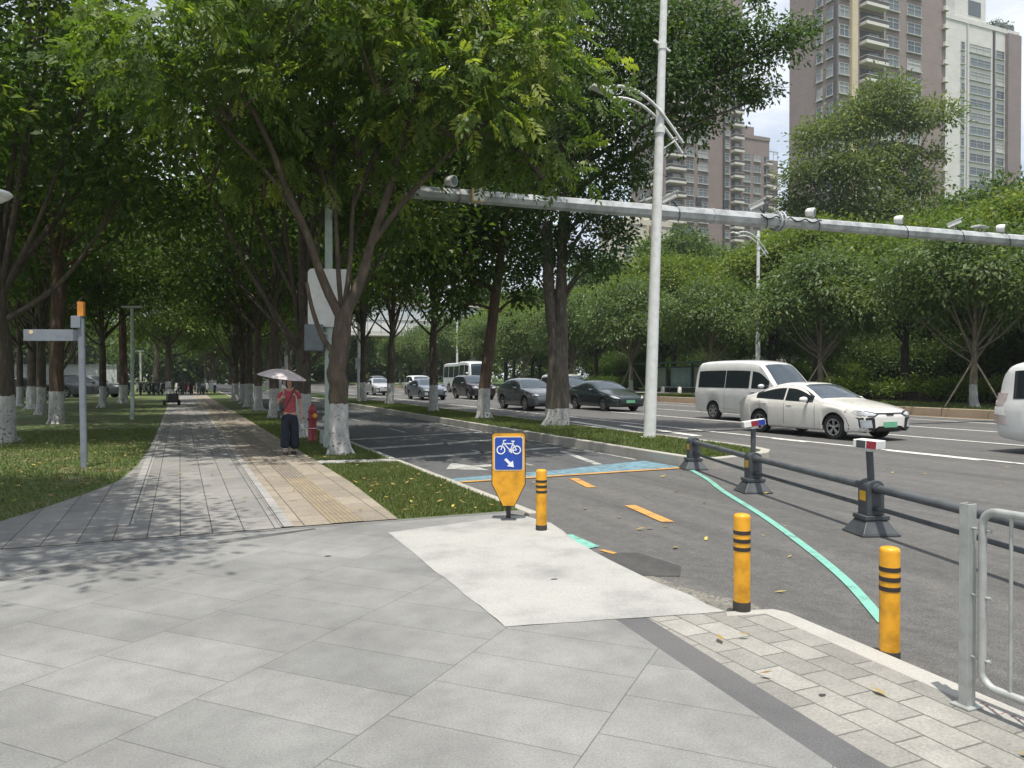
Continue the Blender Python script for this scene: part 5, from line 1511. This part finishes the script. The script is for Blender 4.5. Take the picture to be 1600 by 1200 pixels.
for pts, r0, r1, s in (([cw(-.14, 0, -.1), cw(-.12, 0, 1.2), cw(-.10, 0, 2.6), cw(-.25, .1, 4.2), cw(-.3, .2, 6.2)], .24, .15, 1), ([cw(.13, -.02, -.1), cw(.14, 0, 1.2), cw(.12, 0, 3), cw(.12, 0, 4.6), cw(.25, 0, 7.0), cw(.7, 0, 9.5)], .25, .12, 2), ([cw(.0, -.08, -.1), cw(.02, -.1, 1.5), cw(.0, -.05, 3.0)], .2, .14, 7)):
    limb(b, pts, r0, r1, 13, s, .14, 6)
flare(b, .34, 8)
for i, l in enumerate(lobes):
    q = Vector(l[:3]); s0 = Vector(cw(.1 if l[0] > 0 else -.2, 0, max(3.6, min(8, l[2]-1.5-.25*abs(q.x)))))
    limb(b, [s0, s0.lerp(q, .5)+Vector((0, 0, .25)), q], .085 if l[2] > 5 else .05, .02, 7, i)
    sub = cl[np.linalg.norm(cl-np.array(l[:3]), axis=1) < l[3]*1.1]
    twigs(b, q, sub, rg, 5, .025)
b.build('trunk', m_bark('fig_bark', (.11, .095, .08), (.21, .185, .155), .55, 7), t, smooth=60)
# ---------------------------------------------------------------- leaning median tree and the slim ones behind
t = thing('median_tree', 'leaning median tree with a reddish trunk and a small white tag at its foot', 'tree', (9.78, 25.2, .08))
lobes = []
for px, py, d, r in ((800, 300, 0, 1.9), (740, 260, .5, 2.0), (860, 250, .4, 1.9), (690, 360, .3, 1.7), (640, 420, .2, 1.3), (620, 340, .8, 1.7), (730, 430, .4, 1.2), (700, 480, .2, .8), (830, 390, 0, 1.0), (800, 180, 0, 2.2), (670, 200, 1, 2.2), (820, 470, .3, .6), (760, 360, .9, 1.4)):
    k = 27.2/1200; lobes.append((*cw((px-757)*k, d, 1.5+(588-py)*k), r))
cr, cl = foliage('crown', lobes, 24, 60, .19, .092, L_park, t, 41, droop=.5, sig=.3, yellow=.06)
b = MB(); limb(b, [(0, 0, -.1), cw(.12, 0, 1.5), cw(.35, 0, 3.5), cw(.62, 0, 5.6), cw(.8, 0, 7.4), cw(.8, 0, 9.5)], .25, .1, 13, 5, .1, 6); flare(b, .25, 3)
for i, l in enumerate(lobes):
    q = Vector(l[:3]); s0 = Vector(cw(.55, 0, max(3.8, min(7.2, l[2]-.8)))); limb(b, [s0, s0.lerp(q, .5)+Vector((0, 0, .2)), q], .07, .02, 7, i)
b.build('trunk', M_barkr, t, smooth=60)
t = thing('tag_plate', 'small white tag at the foot of the leaning median tree', 'tag', (9.74, 24.93, .09), -.38)
b = MB(); b.prism(rrect(.17, .20, .02), -.01, .01, M=MF, c=(.1, .0, .16)); b.build('plate', M_wplas, t)
b = MB(); b.box((.1, .02, .07), (.02, .02, .16)); b.build('stake', M_galv, t)
b = MB(); b.box((.1, -.012, .17), (.06, .004, .08)); b.build('mark', M_gbox, t)

A1 = auto_tree('median_tree', 'slim dark median tree just left of the leaning reddish one', (9.95, 31.5, .08), 51, 12, 4.4, 4.0, .19, L_park, M_bark, 'slim median trees')
A2 = auto_tree('median_tree', 'slim median tree leaning left, second left of the leaning reddish one', (10.3, 40.2, .08), 52, 12, 4.3, 4.6, .20, L_park, M_bark, 'slim median trees', lean=(.03, .02))
dup(A1, (10.2, 46.2, .08), 2.0, 'slim median tree immediately right of the slim pale grey pole')
dup(A2, (9.9, 56, .08), 1.0, 'far slim median tree hidden behind the near knobbly tree')
for i, y in enumerate((66, 76, 87, 99, 112)):
    dup((A1, A2)[i % 2], (10+random.uniform(-.3, .3), y, .08), i*1.7, 'distant median tree in the file beyond the slim pale grey pole', random.uniform(.9, 1.1))

# ---------------------------------------------------------------- row along the walkway
B1 = auto_tree('walkway_tree', 'dark many-stemmed walkway tree behind the red hydrant', (2.95, 20.6, -.01), 61, 12, 4.6, 4.0, .25, L_park, M_bark, 'whitewashed trees along the walkway', lobes_n=14, fork=1.6)
B2 = auto_tree('walkway_tree', 'whitewashed walkway tree close to the left of the person, under the umbrella', (3.3, 30.5, -.01), 62, 11.5, 4.4, 4.0, .185, L_park, M_bark, 'whitewashed trees along the walkway')
ylab = ['whitewashed walkway tree seen under the left rim of the umbrella', 'first whitewashed walkway tree clear of the umbrella rim on its left', 'second whitewashed walkway tree left of the umbrella rim', 'third whitewashed walkway tree left of the umbrella rim']
for i, y in enumerate((37.6, 42, 47.5, 54, 88, 99, 111, 124)):
    dup((B2, B1)[i in (3, 5)], (3.55+random.uniform(-.25, .25), y, -.01), i*2.1, ylab[i] if i < 4 else 'distant whitewashed walkway tree merging into the row beyond the umbrella', random.uniform(.9, 1.08))

# ---------------------------------------------------------------- park on the left
C1 = auto_tree('park_tree', 'thick whitewashed park tree at the left picture edge, forking low', (-3.95, 21.8, -.01), 71, 12.5, 5.0, 4.6, .29, L_park, M_bark, 'park trees on the left lawn', fork=2.6, lobes_n=14)
C2 = auto_tree('park_tree', 'brownish park tree with little whitewash left of the wayfinding post', (-3.85, 30.2, -.01), 72, 13, 4.6, 5.5, .235, L_park, M_barkr, 'park trees on the left lawn', fork=5.2, lean=(.02, 0))
C3 = auto_tree('park_tree', 'pale barked park tree before the scooters, leaning right', (-2.3, 86, -.01), 73, 12, 4.8, 4.6, .27, L_park, M_barkp, 'park trees on the left lawn', lean=(.06, 0), fork=4)
L1 = auto_tree('lime_green_tree', 'bright lime-green tree down the walkway left of the umbrella', (-.9, 72, 0), 74, 12.5, 5.2, 3.0, .25, L_lime, M_bark, None, leafL=.3, leafW=.15)
C4 = auto_tree('park_tree', 'overhanging park tree whose leaves fill the top left corner', (-5.1, 8.5, -.01), 75, 12, 4.5, 5.5, .3, L_shaded, M_bark, 'park trees on the left lawn', fork=4.2, leafL=.16, leafW=.075, clumps=26, per=90)
for src, x, y, lab in ((B2, -5.3, 37.2, 'slim whitewashed park tree close left of the brownish trunk'), (B2, -7.9, 48.5, 'whitewashed park tree second from the left picture edge'), (C1, -6.6, 44.0, 'low-forking park tree between the second trunk from the left edge and the brownish one'),
        (B2, -3.6, 44.3, 'whitewashed park tree with spreading root right of the wayfinding post'), (C2, -3.1, 51.5, 'dark whitewashed park tree just left of the T-topped path lamp'), (B1, -7.2, 58, 'whitewashed park tree mostly hidden behind the brownish trunk'),
        (C1, -10.5, 70, 'far park tree in front of the white hoarding, left of the brownish trunk'), 
        (B2, -13.5, 78, 'far park tree at the left behind the hoarding'), (B1, -10.8, 98, 'farthest park tree on the left, just left of the wayfinding post'), (C2, -1.2, 108, 'far park tree at the end of the walkway'), (B1, -12.5, 66, 'park tree at the left edge among the parked cars'),
        (B1, -8.2, 30, 'park tree left of the picture edge, its limbs crossing the upper left')):
    dup(src, (x, y, -.01), random.uniform(0, 6), lab, random.uniform(.9, 1.1))

# ---------------------------------------------------------------- far verge: staked pruned trees
M_stake = paint('timber_stake', (.34, .29, .22), .8)
def staked(loc, label, seed):
    t = auto_tree('staked_tree', label, loc, seed, 7.6, 3.7, 2.7, .17, L_grey, M_barkp, 'young staked trees on the far verge', leafL=.27, leafW=.10, clumps=16, per=44, fork=1.9, lobes_n=15, droop=.6, sig=.36, yellow=.1)
    for k in range(3):
        a = 2*PI*k/3+.6
        b = MB(); b.tube([(math.cos(a)*1.25, math.sin(a)*1.25, 0), (math.cos(a)*.12, math.sin(a)*.12, 1.9)], .035, 7); b.build('stake', M_stake, t)
    return t
D1 = staked((31.6, 22.6, .25), 'young staked tree with whitewashed trunk beside the white van at the right edge', 81)
D2 = staked((31.5, 31.2, .25), 'young staked tree directly above the roof of the white saloon', 82)
for i, (y, lab) in enumerate(((40.5, 'young staked tree behind the white minibus roof'), (50, 'young staked tree just left of the tall white lamp pole'), (60, 'young staked tree behind the thick fig trunk, right side'), (70, 'young staked tree between the fig trunk and the leaning trunk'), (80, 'young staked tree behind the leaning reddish trunk'), (91, 'young staked tree left of the white coach'), (103, 'far young staked tree above the slate blue saloon'), (116, 'farthest young staked tree in the row'), (13.5, 'young staked tree out beyond the right edge'))):
    dup((D1, D2)[i % 2], (31.5+random.uniform(-.3, .3), y, .25), i*1.3, lab, random.uniform(.92, 1.12))
# taller layered trees behind them
E1 = auto_tree('layered_tree', 'layered yellow-green tree at the far right behind the staked tree', (43, 27, .25), 91, 11, 5.2, 4.5, .24, L_lime, M_barkd, 'layered yellow-green trees behind the far verge', leafL=.26, leafW=.13, clumps=18, per=60, shape='flat', lobes_n=16, sig=.36, droop=.1, yellow=.15)
E2 = auto_tree('layered_tree', 'twin dark-trunked layered tree behind the white saloon bonnet', (40, 33, .25), 92, 10.5, 5.0, 4.2, .26, L_lime, M_barkd, 'layered yellow-green trees behind the far verge', leafL=.26, leafW=.13, clumps=18, per=60, shape='flat', lobes_n=16, sig=.36, droop=.1, yellow=.1)
E3 = auto_tree('broad_tree', 'broad dark green tree at the back right, behind the layered trees', (58, 40, .25), 93, 15, 6.2, 3.0, .3, L_park, M_barkd, 'broad dark trees at the back', leafL=.38, leafW=.19, clumps=11, per=44, lobes_n=16, sig=.42)
pos = []
rs = random.Random(17)
dirs = ['behind the white saloon roof', 'above the minibus', 'above the bus shelter', 'just right of the tall white lamp pole', 'between the fig trunk and the tall white lamp pole', 'directly behind the fig trunk', 'nearer one between the leaning trunk and the fig trunk', 'farther one between the leaning trunk and the fig trunk', 'above the coach', 'beside the white van, behind the right staked tree']
for i, (x, y) in enumerate(((41, 41), (43.5, 48), (40, 56.5), (44, 64), (41, 72), (43, 82), (40.5, 93), (44, 104), (42, 116), (47, 33.5), (38.5, 24.5))):
    lab = ('layered yellow-green tree '+dirs[i]) if i < len(dirs) else 'layered yellow-green tree out at the right edge'
    dup((E1, E2)[i % 2], (x, y, .25), rs.uniform(0, 6), lab, rs.uniform(.88, 1.15))
for i, (x, y) in enumerate(((53, 30), (60, 50), (52, 58), (62, 66), (54, 76), (64, 84), (54, 94), (66, 104), (52, 112), (70, 46), (66, 30), (48, 124), (60, 126), (74, 66), (76, 92), (58, 20), (38, 134), (28, 140), (18, 150), (8, 140))):
    dup(E3, (x, y, .25), rs.uniform(0, 6), 'broad dark green tree in the crowd behind the layered trees' if i < 16 else 'far broad tree closing the view at the end of the road', rs.uniform(.85, 1.15)*(.74 if y < 60 and x > 45 else 1))
# lone loose-crowned tree in front of the brown tower
t = thing('loose_crowned_tree', 'tall loose-crowned tree rising in front of the brown tower', 'tree', (53, 48, .25))
lobes = []
for px, py, rp in ((1392, 160, 44), (1345, 195, 42), (1300, 222, 44), (1412, 190, 40), (1448, 198, 34), (1268, 282, 40), (1330, 285, 55), (1398, 258, 42), (1468, 248, 16), (1290, 335, 50), (1360, 345, 55), (1425, 298, 34), (1248, 312, 20), (1310, 390, 55), (1390, 395, 60), (1440, 340, 25)):
    k = 65.1/1200; lobes.append((*cw((px-1350)*k, random.uniform(-1.5, 1.5), 1.35+(588-py)*k), rp*k))
cr, cl = foliage('crown', lobes, 11, 40, .40, .15, L_euc, t, 101, droop=.4, sig=.42, yellow=.15)
b = MB(); fk = Vector((0, 0, 6))
limb(b, [(0, 0, -.1), (.1, 0, 3), fk], .42, .34, 12, 2); flare(b, .4, 5)
for i, l in enumerate(lobes):
    q = Vector(l[:3]); s0 = fk+Vector((q.x*.12, q.y*.12, max(-1, (q.z-9)*.35))); limb(b, [fk if i < 4 else s0, s0.lerp(q, .55)+Vector((0, 0, .3)), q], .2, .03, 7, i)
b.build('trunk', M_barkp, t, smooth=60)
# hedges and shrubs
def hedge(name, label, loc, sx, sy, h, mat, seed):
    t = thing(name, label, 'hedge', loc)
    n = int(sx*sy/1.0)+2
    lobes = [(random.uniform(-sx/2, sx/2), random.uniform(-sy/2, sy/2), h*random.uniform(.42, .55), (.7+.12*h, .7+.12*h, h*.5)) for _ in range(max(6, int(sx*sy*(1.3 if h < 2 else .7))))]
    foliage('leaves', lobes, 22, 34, .19, .095, mat, t, seed, sig=.28, up=.5, shell=(.35, 1))
    b = MB(); b.box((0, 0, h*.22), (sx*.4, sy*.9, h*.44)); b.build('twigs', M_barkd, t)
hedge('clipped_hedge', 'clipped yellow-green hedge behind the dark trunks at right', (36.4, 28, .25), 1.6, 15, 1.15, L_lime, 111)
hedge('clipped_hedge', 'clipped dark hedge strip left of the bus shelter posters', (39.5, 66, .25), 2, 9, 1.2, L_park, 112)
hedge('shrub', 'dark shrub bank under the trees behind the staked trees', (50, 58, .25), 4, 24, 2.6, L_park, 113)
hedge('shrub', 'yellow-green shrub bank at the right behind the white van', (50, 29, .25), 3, 12, 4.5, L_lime, 114)
hedge('shrub', 'tall dark shrub bank behind the minibus and the shelter', (53, 82, .25), 4, 26, 4.5, L_park, 115)
hedge('shrub', 'tall olive shrub bank behind the white saloon', (54, 44, .25), 4, 20, 5.0, L_grey, 116)
b = MB()
# far wood: one mass
lobes = [(random.uniform(-60, 130), random.uniform(165, 200), random.uniform(0, 11), random.uniform(4, 6.5)) for _ in range(170)]
o, _ = foliage('far_wood', lobes, 1.1, 40, .9, .55, L_park, None, 121, sig=.8); o['kind'] = 'stuff'
# planting on the roof of the white tower
foliage('roof_plants', [(16.5+k*1.1, 1.2, 80.6+.5*math.sin(k*2.1), (.9, .8, 1.2)) for k in range(6)], 8, 20, .5, .25, L_park, T4, 131, sig=.4)
# ================================================================== person with umbrella
M_skin = paint('skin', (.42, .25, .175), .55, dirt=.05)
M_shirt = paint('coral_shirt', (.36, .062, .075), .8, dirt=.14, scale=9)
M_navy = paint('navy_cloth', (.012, .016, .03), .85, dirt=.2, scale=9)
M_hair = paint('black_hair', (.012, .010, .009), .5)
M_shoe = paint('dark_shoe', (.03, .028, .03), .6)
M_sock = paint('pale_sock', (.5, .48, .46), .8)
def skin_mesh(name, verts, edges, mat, parent=None, sub=2, root=0):
    me = bpy.data.meshes.new(name); me.from_pydata([v[:3] for v in verts], edges, [])
    o = bpy.data.objects.new(name, me); COL.objects.link(o)
    if parent: o.parent = parent
    m = o.modifiers.new('skin', 'SKIN'); m.use_smooth_shade = True
    lay_ = me.skin_vertices[0] if me.skin_vertices else None
    if lay_ is None:
        me.attributes.new  # layer is made with the modifier
    for i, v in enumerate(verts):
        sv = me.skin_vertices[0].data[i]
        sv.radius = (v[3], v[4] if len(v) > 4 else v[3]); sv.use_root = (i == root)
    s = o.modifiers.new('sub', 'SUBSURF'); s.levels = sub; s.render_levels = sub
    me.materials.append(mat)
    return o
def bake(o):
    dg = bpy.context.evaluated_depsgraph_get(); dg.update()
    me = bpy.data.meshes.new_from_object(o.evaluated_get(dg)); o.modifiers.clear(); o.data = me
    return o
V = [(0, .01, .80, .12, .10), (0, .01, .93, .115, .09), (0, .01, 1.10, .125, .095), (0, .015, 1.25, .12, .09), (0, .015, 1.335, .05, .05), (0, .0, 1.385, .045, .046), (0, -.008, 1.43, .058, .066), (0, -.01, 1.485, .070, .084), (0, -.002, 1.54, .058, .070), (0, -.092, 1.462, .012, .012),
     (-.10, .015, 1.30, .055, .05), (-.165, .015, 1.275, .050, .046), (-.235, -.02, 1.04, .036, .034), (-.175, -.17, 1.15, .026, .026), (-.150, -.205, 1.19, .030, .018),
     (.10, .015, 1.30, .055, .05), (.165, .02, 1.275, .050, .046), (.215, .04, 1.03, .036, .034), (.235, -.01, .82, .025, .024), (.238, -.03, .755, .036, .016),
     (-.085, .0, .74, .085, .085), (-.09, -.06, .44, .055, .055), (-.085, -.02, .10, .034, .036), (-.085, -.13, .035, .034, .026),
     (.085, .0, .74, .085, .085), (.085, .02, .44, .055, .055), (.085, .10, .12, .034, .036), (.085, .0, .035, .034, .026)]
E_ = [(0, 1), (1, 2), (2, 3), (3, 4), (4, 5), (5, 6), (6, 7), (7, 8), (7, 9), (3, 10), (10, 11), (11, 12), (12, 13), (13, 14), (3, 15), (15, 16), (16, 17), (17, 18), (18, 19), (0, 20), (20, 21), (21, 22), (22, 23), (0, 24), (24, 25), (25, 26), (26, 27)]
# fingers: free hand (four fingers, thumb) and the hand closed round the umbrella handle
def chain(start, pts, r):
    i = start
    for p in pts:
        V.append((*p, r, r)); E_.append((i, len(V)-1)); i = len(V)-1
for k, (dy, ln) in enumerate(((-.055, .055), (-.037, .07), (-.018, .066), (.0, .05))):
    chain(19, [(.240, -.03+dy*.5+.01, .725), (.236, -.035+dy*.6+.012, .725-ln*.6), (.228, -.04+dy*.6+.012, .725-ln)], .0085)
chain(19, [(.225, -.062, .75), (.215, -.075, .72)], .0095)
for k, dz in enumerate((.018, .002, -.014, -.028)):
    chain(14, [(-.135, -.232, 1.19+dz), (-.108, -.226, 1.19+dz), (-.108, -.200, 1.188+dz)], .0085)
chain(14, [(-.152, -.195, 1.225), (-.128, -.205, 1.245)], .0095)
person = skin_mesh('person', V, E_, M_skin)
person = bake(person)
person.location = (2.06, 16.2, 0); person.rotation_euler.z = -.06
tag(person, 'person in a coral red T-shirt and loose dark navy trousers walking under a pale umbrella', 'person')
# shirt
SV = [(0, .01, .82, .140, .122), (0, .01, .92, .138, .118), (0, .01, 1.02, .130, .108), (0, .012, 1.13, .137, .112), (0, .016, 1.26, .125, .102), (0, .016, 1.33, .064, .062), (-.10, .015, 1.295, .060, .056), (-.168, .015, 1.262, .054, .052), (-.215, .0, 1.12, .054, .050), (.10, .015, 1.295, .060, .056), (.168, .02, 1.262, .054, .052), (.205, .032, 1.12, .054, .050)]
sh = bake(skin_mesh('shirt', SV, [(0, 1), (1, 2), (2, 3), (3, 4), (4, 5), (4, 6), (6, 7), (7, 8), (4, 9), (9, 10), (10, 11)], M_shirt, person))
b = MB(); b.prism([(-.014, -.012), (.016, -.012), (.002, .018)], 0, .004, M=MF, c=(.075, -.112, 1.235)); b.build('chest_mark', M_sgnw, sh)
# loose wide-legged trousers
TV = [(0, .01, .88, .128, .11), (0, .01, .80, .138, .12), (-.082, .0, .70, .10, .10), (-.092, -.02, .45, .098, .095), (-.094, -.02, .22, .104, .10), (-.094, -.02, .13, .108, .104), (.082, .0, .70, .10, .10), (.094, .02, .45, .10, .098), (.098, .05, .20, .106, .104), (.10, .055, .11, .11, .106)]
bake(skin_mesh('trousers', TV, [(0, 1), (1, 2), (2, 3), (3, 4), (4, 5), (1, 6), (6, 7), (7, 8), (8, 9)], M_navy, person))
# hair, eyes, mouth, ears
b = MB(); vv = []
b.lathe([(.0, 1.604), (.035, 1.600), (.062, 1.582), (.079, 1.55), (.086, 1.50), (.085, 1.45), (.078, 1.405), (.066, 1.37)], 20, (0, .020, -.006)); 
b.v = [(x, (y if y > -.01 or z > 1.53 else max(y, -.028)), z) for x, y, z in b.v]
b.build('hair', M_hair, person, smooth=60)
for s in (-1, 1):
    b = MB(); b.lathe([(0, .009), (.009, .0), (0, -.009)], 8, (s*.028, -.086, 1.487)); b.build('eye', M_dark, person, smooth=60)
b = MB(); b.box((0, -.080, 1.437), (.034, .008, .008)); b.build('mouth', paint('lips', (.3, .10, .09), .5), person, bevel=.002)
for s in (-1, 1):
    b = MB(); b.lathe([(0, .03), (.014, .012), (.014, -.012), (0, -.03)], 8, (s*.074, .0, 1.475)); b.build('ear', M_skin, person, smooth=60)
# shoes and socks
for x, y in ((-.085, -.055), (.085, .065)):
    b = MB(); b.prism([(-.042, .10), (-.046, .02), (-.046, -.09), (-.03, -.145), (0, -.16), (.03, -.145), (.046, -.09), (.046, .02), (.042, .10), (.02, .115), (-.02, .115)], .0, .07, c=(x, y, 0)); b.build('shoe', M_shoe, person, bevel=.02)
    b = MB(); b.tube([(x, y+.035, .06), (x, y+.04, .16)], .043, 12); b.build('sock', M_sock, person, smooth=50)
# bag with its strap
bag = thing('shoulder_bag', 'thin dark cross-body strap and small bag worn over the coral red shirt', 'bag', (2.06, 16.2, 0), -.06)
b = MB()
front = [(.095, -.055, 1.345), (.06, -.112, 1.27), (.0, -.132, 1.14), (-.07, -.128, 1.02), (-.125, -.10, .93), (-.165, -.02, .88)]
backp = [(.095, -.055, 1.345), (.10, .02, 1.37), (.07, .11, 1.30), (.0, .138, 1.15), (-.08, .13, 1.0), (-.165, -.02, .88)]
b.tube(front, .010, 8); b.build('strap', M_dark, bag, smooth=60)
b = MB(); b.tube(backp, .010, 8); b.build('strap', M_dark, bag, smooth=60)
b = MB(); b.box((-.215, .0, .82), (.06, .18, .15)); b.build('pouch', M_dark, bag, bevel=.02)
# umbrella
um = thing('umbrella', 'pale lavender umbrella held open over the person', 'umbrella', (2.06, 16.2, 0), -.06)
apex = Vector((-.135, -.07, 1.745)); grip = Vector((-.122, -.212, 1.13))
Mu = RY(R_(7.5)) @ RX(R_(5))
b = MB(); vv = []; ff = []; n = 64; rows = 10; Rr = .485
for i in range(rows+1):
    f = i/rows
    for k in range(n):
        a = 2*PI*k/n; sc_ = abs(((k % 8)/8)-.5)*2       # 1 at a rib, 0 between ribs
        r_ = Rr*f*(1-.055*(1-sc_)*f); z = -.165*f**1.9-.012*(1-sc_)*f*f
        vv.append(apex+Mu @ Vector((r_*math.cos(a), r_*math.sin(a), z)))
for i in range(rows):
    for k in range(n):
        k2 = (k+1) % n
        ff.append((i*n+k, (i+1)*n+k, (i+1)*n+k2, i*n+k2))
b.add(vv, ff)
mu, nt_, bu, out_ = new_mat('umbrella_cloth')
bu.inputs['Base Color'].default_value = (.74, .68, .71, 1); bu.inputs['Roughness'].default_value = .6
tr = nt_.nodes.new('ShaderNodeBsdfTranslucent'); tr.inputs[0].default_value = (.7, .62, .67, 1)
mx = nt_.nodes.new('ShaderNodeMixShader'); mx.inputs[0].default_value = .4
nt_.links.new(bu.outputs[0], mx.inputs[1]); nt_.links.new(tr.outputs[0], mx.inputs[2]); nt_.links.new(mx.outputs[0], out_.inputs[0])
cano = b.build('canopy', mu, um, smooth=20)
for k in range(8):
    a = 2*PI*k/8; pts = []
    for i in range(7):
        f = i/6; pts.append(apex+Mu @ Vector((Rr*f*math.cos(a), Rr*f*math.sin(a), -.165*f**1.9-.008)))
    b = MB(); b.tube(pts, .004, 5); b.build('rib', M_galv, um)
b = MB(); b.tube([apex+Vector((0, .004, .045)), apex, grip], [.006, .006, .006], 8); b.build('shaft', M_galv, um, smooth=50)
b = MB(); b.tube([grip+(apex-grip)*.18, grip+(apex-grip)*.02, grip+Vector((.0, -.0, -.02))], .014, 10); b.build('handle', M_dark, um, smooth=50)
# ================================================================== air
b = MB(); b.box((150, 600, 52), (2120, 1820, 106.4))
mh = bpy.data.materials.new('air'); mh.use_nodes = True; nt = mh.node_tree; nt.nodes.clear()
ho = nt.nodes.new('ShaderNodeOutputMaterial'); pv = nt.nodes.new('ShaderNodeVolumePrincipled')
pv.inputs['Color'].default_value = (.80, .86, .92, 1); pv.inputs['Density'].default_value = .0003; pv.inputs['Anisotropy'].default_value = .2
nt.links.new(pv.outputs[0], ho.inputs['Volume'])
hz = b.build('haze', mh); hz['kind'] = 'stuff'
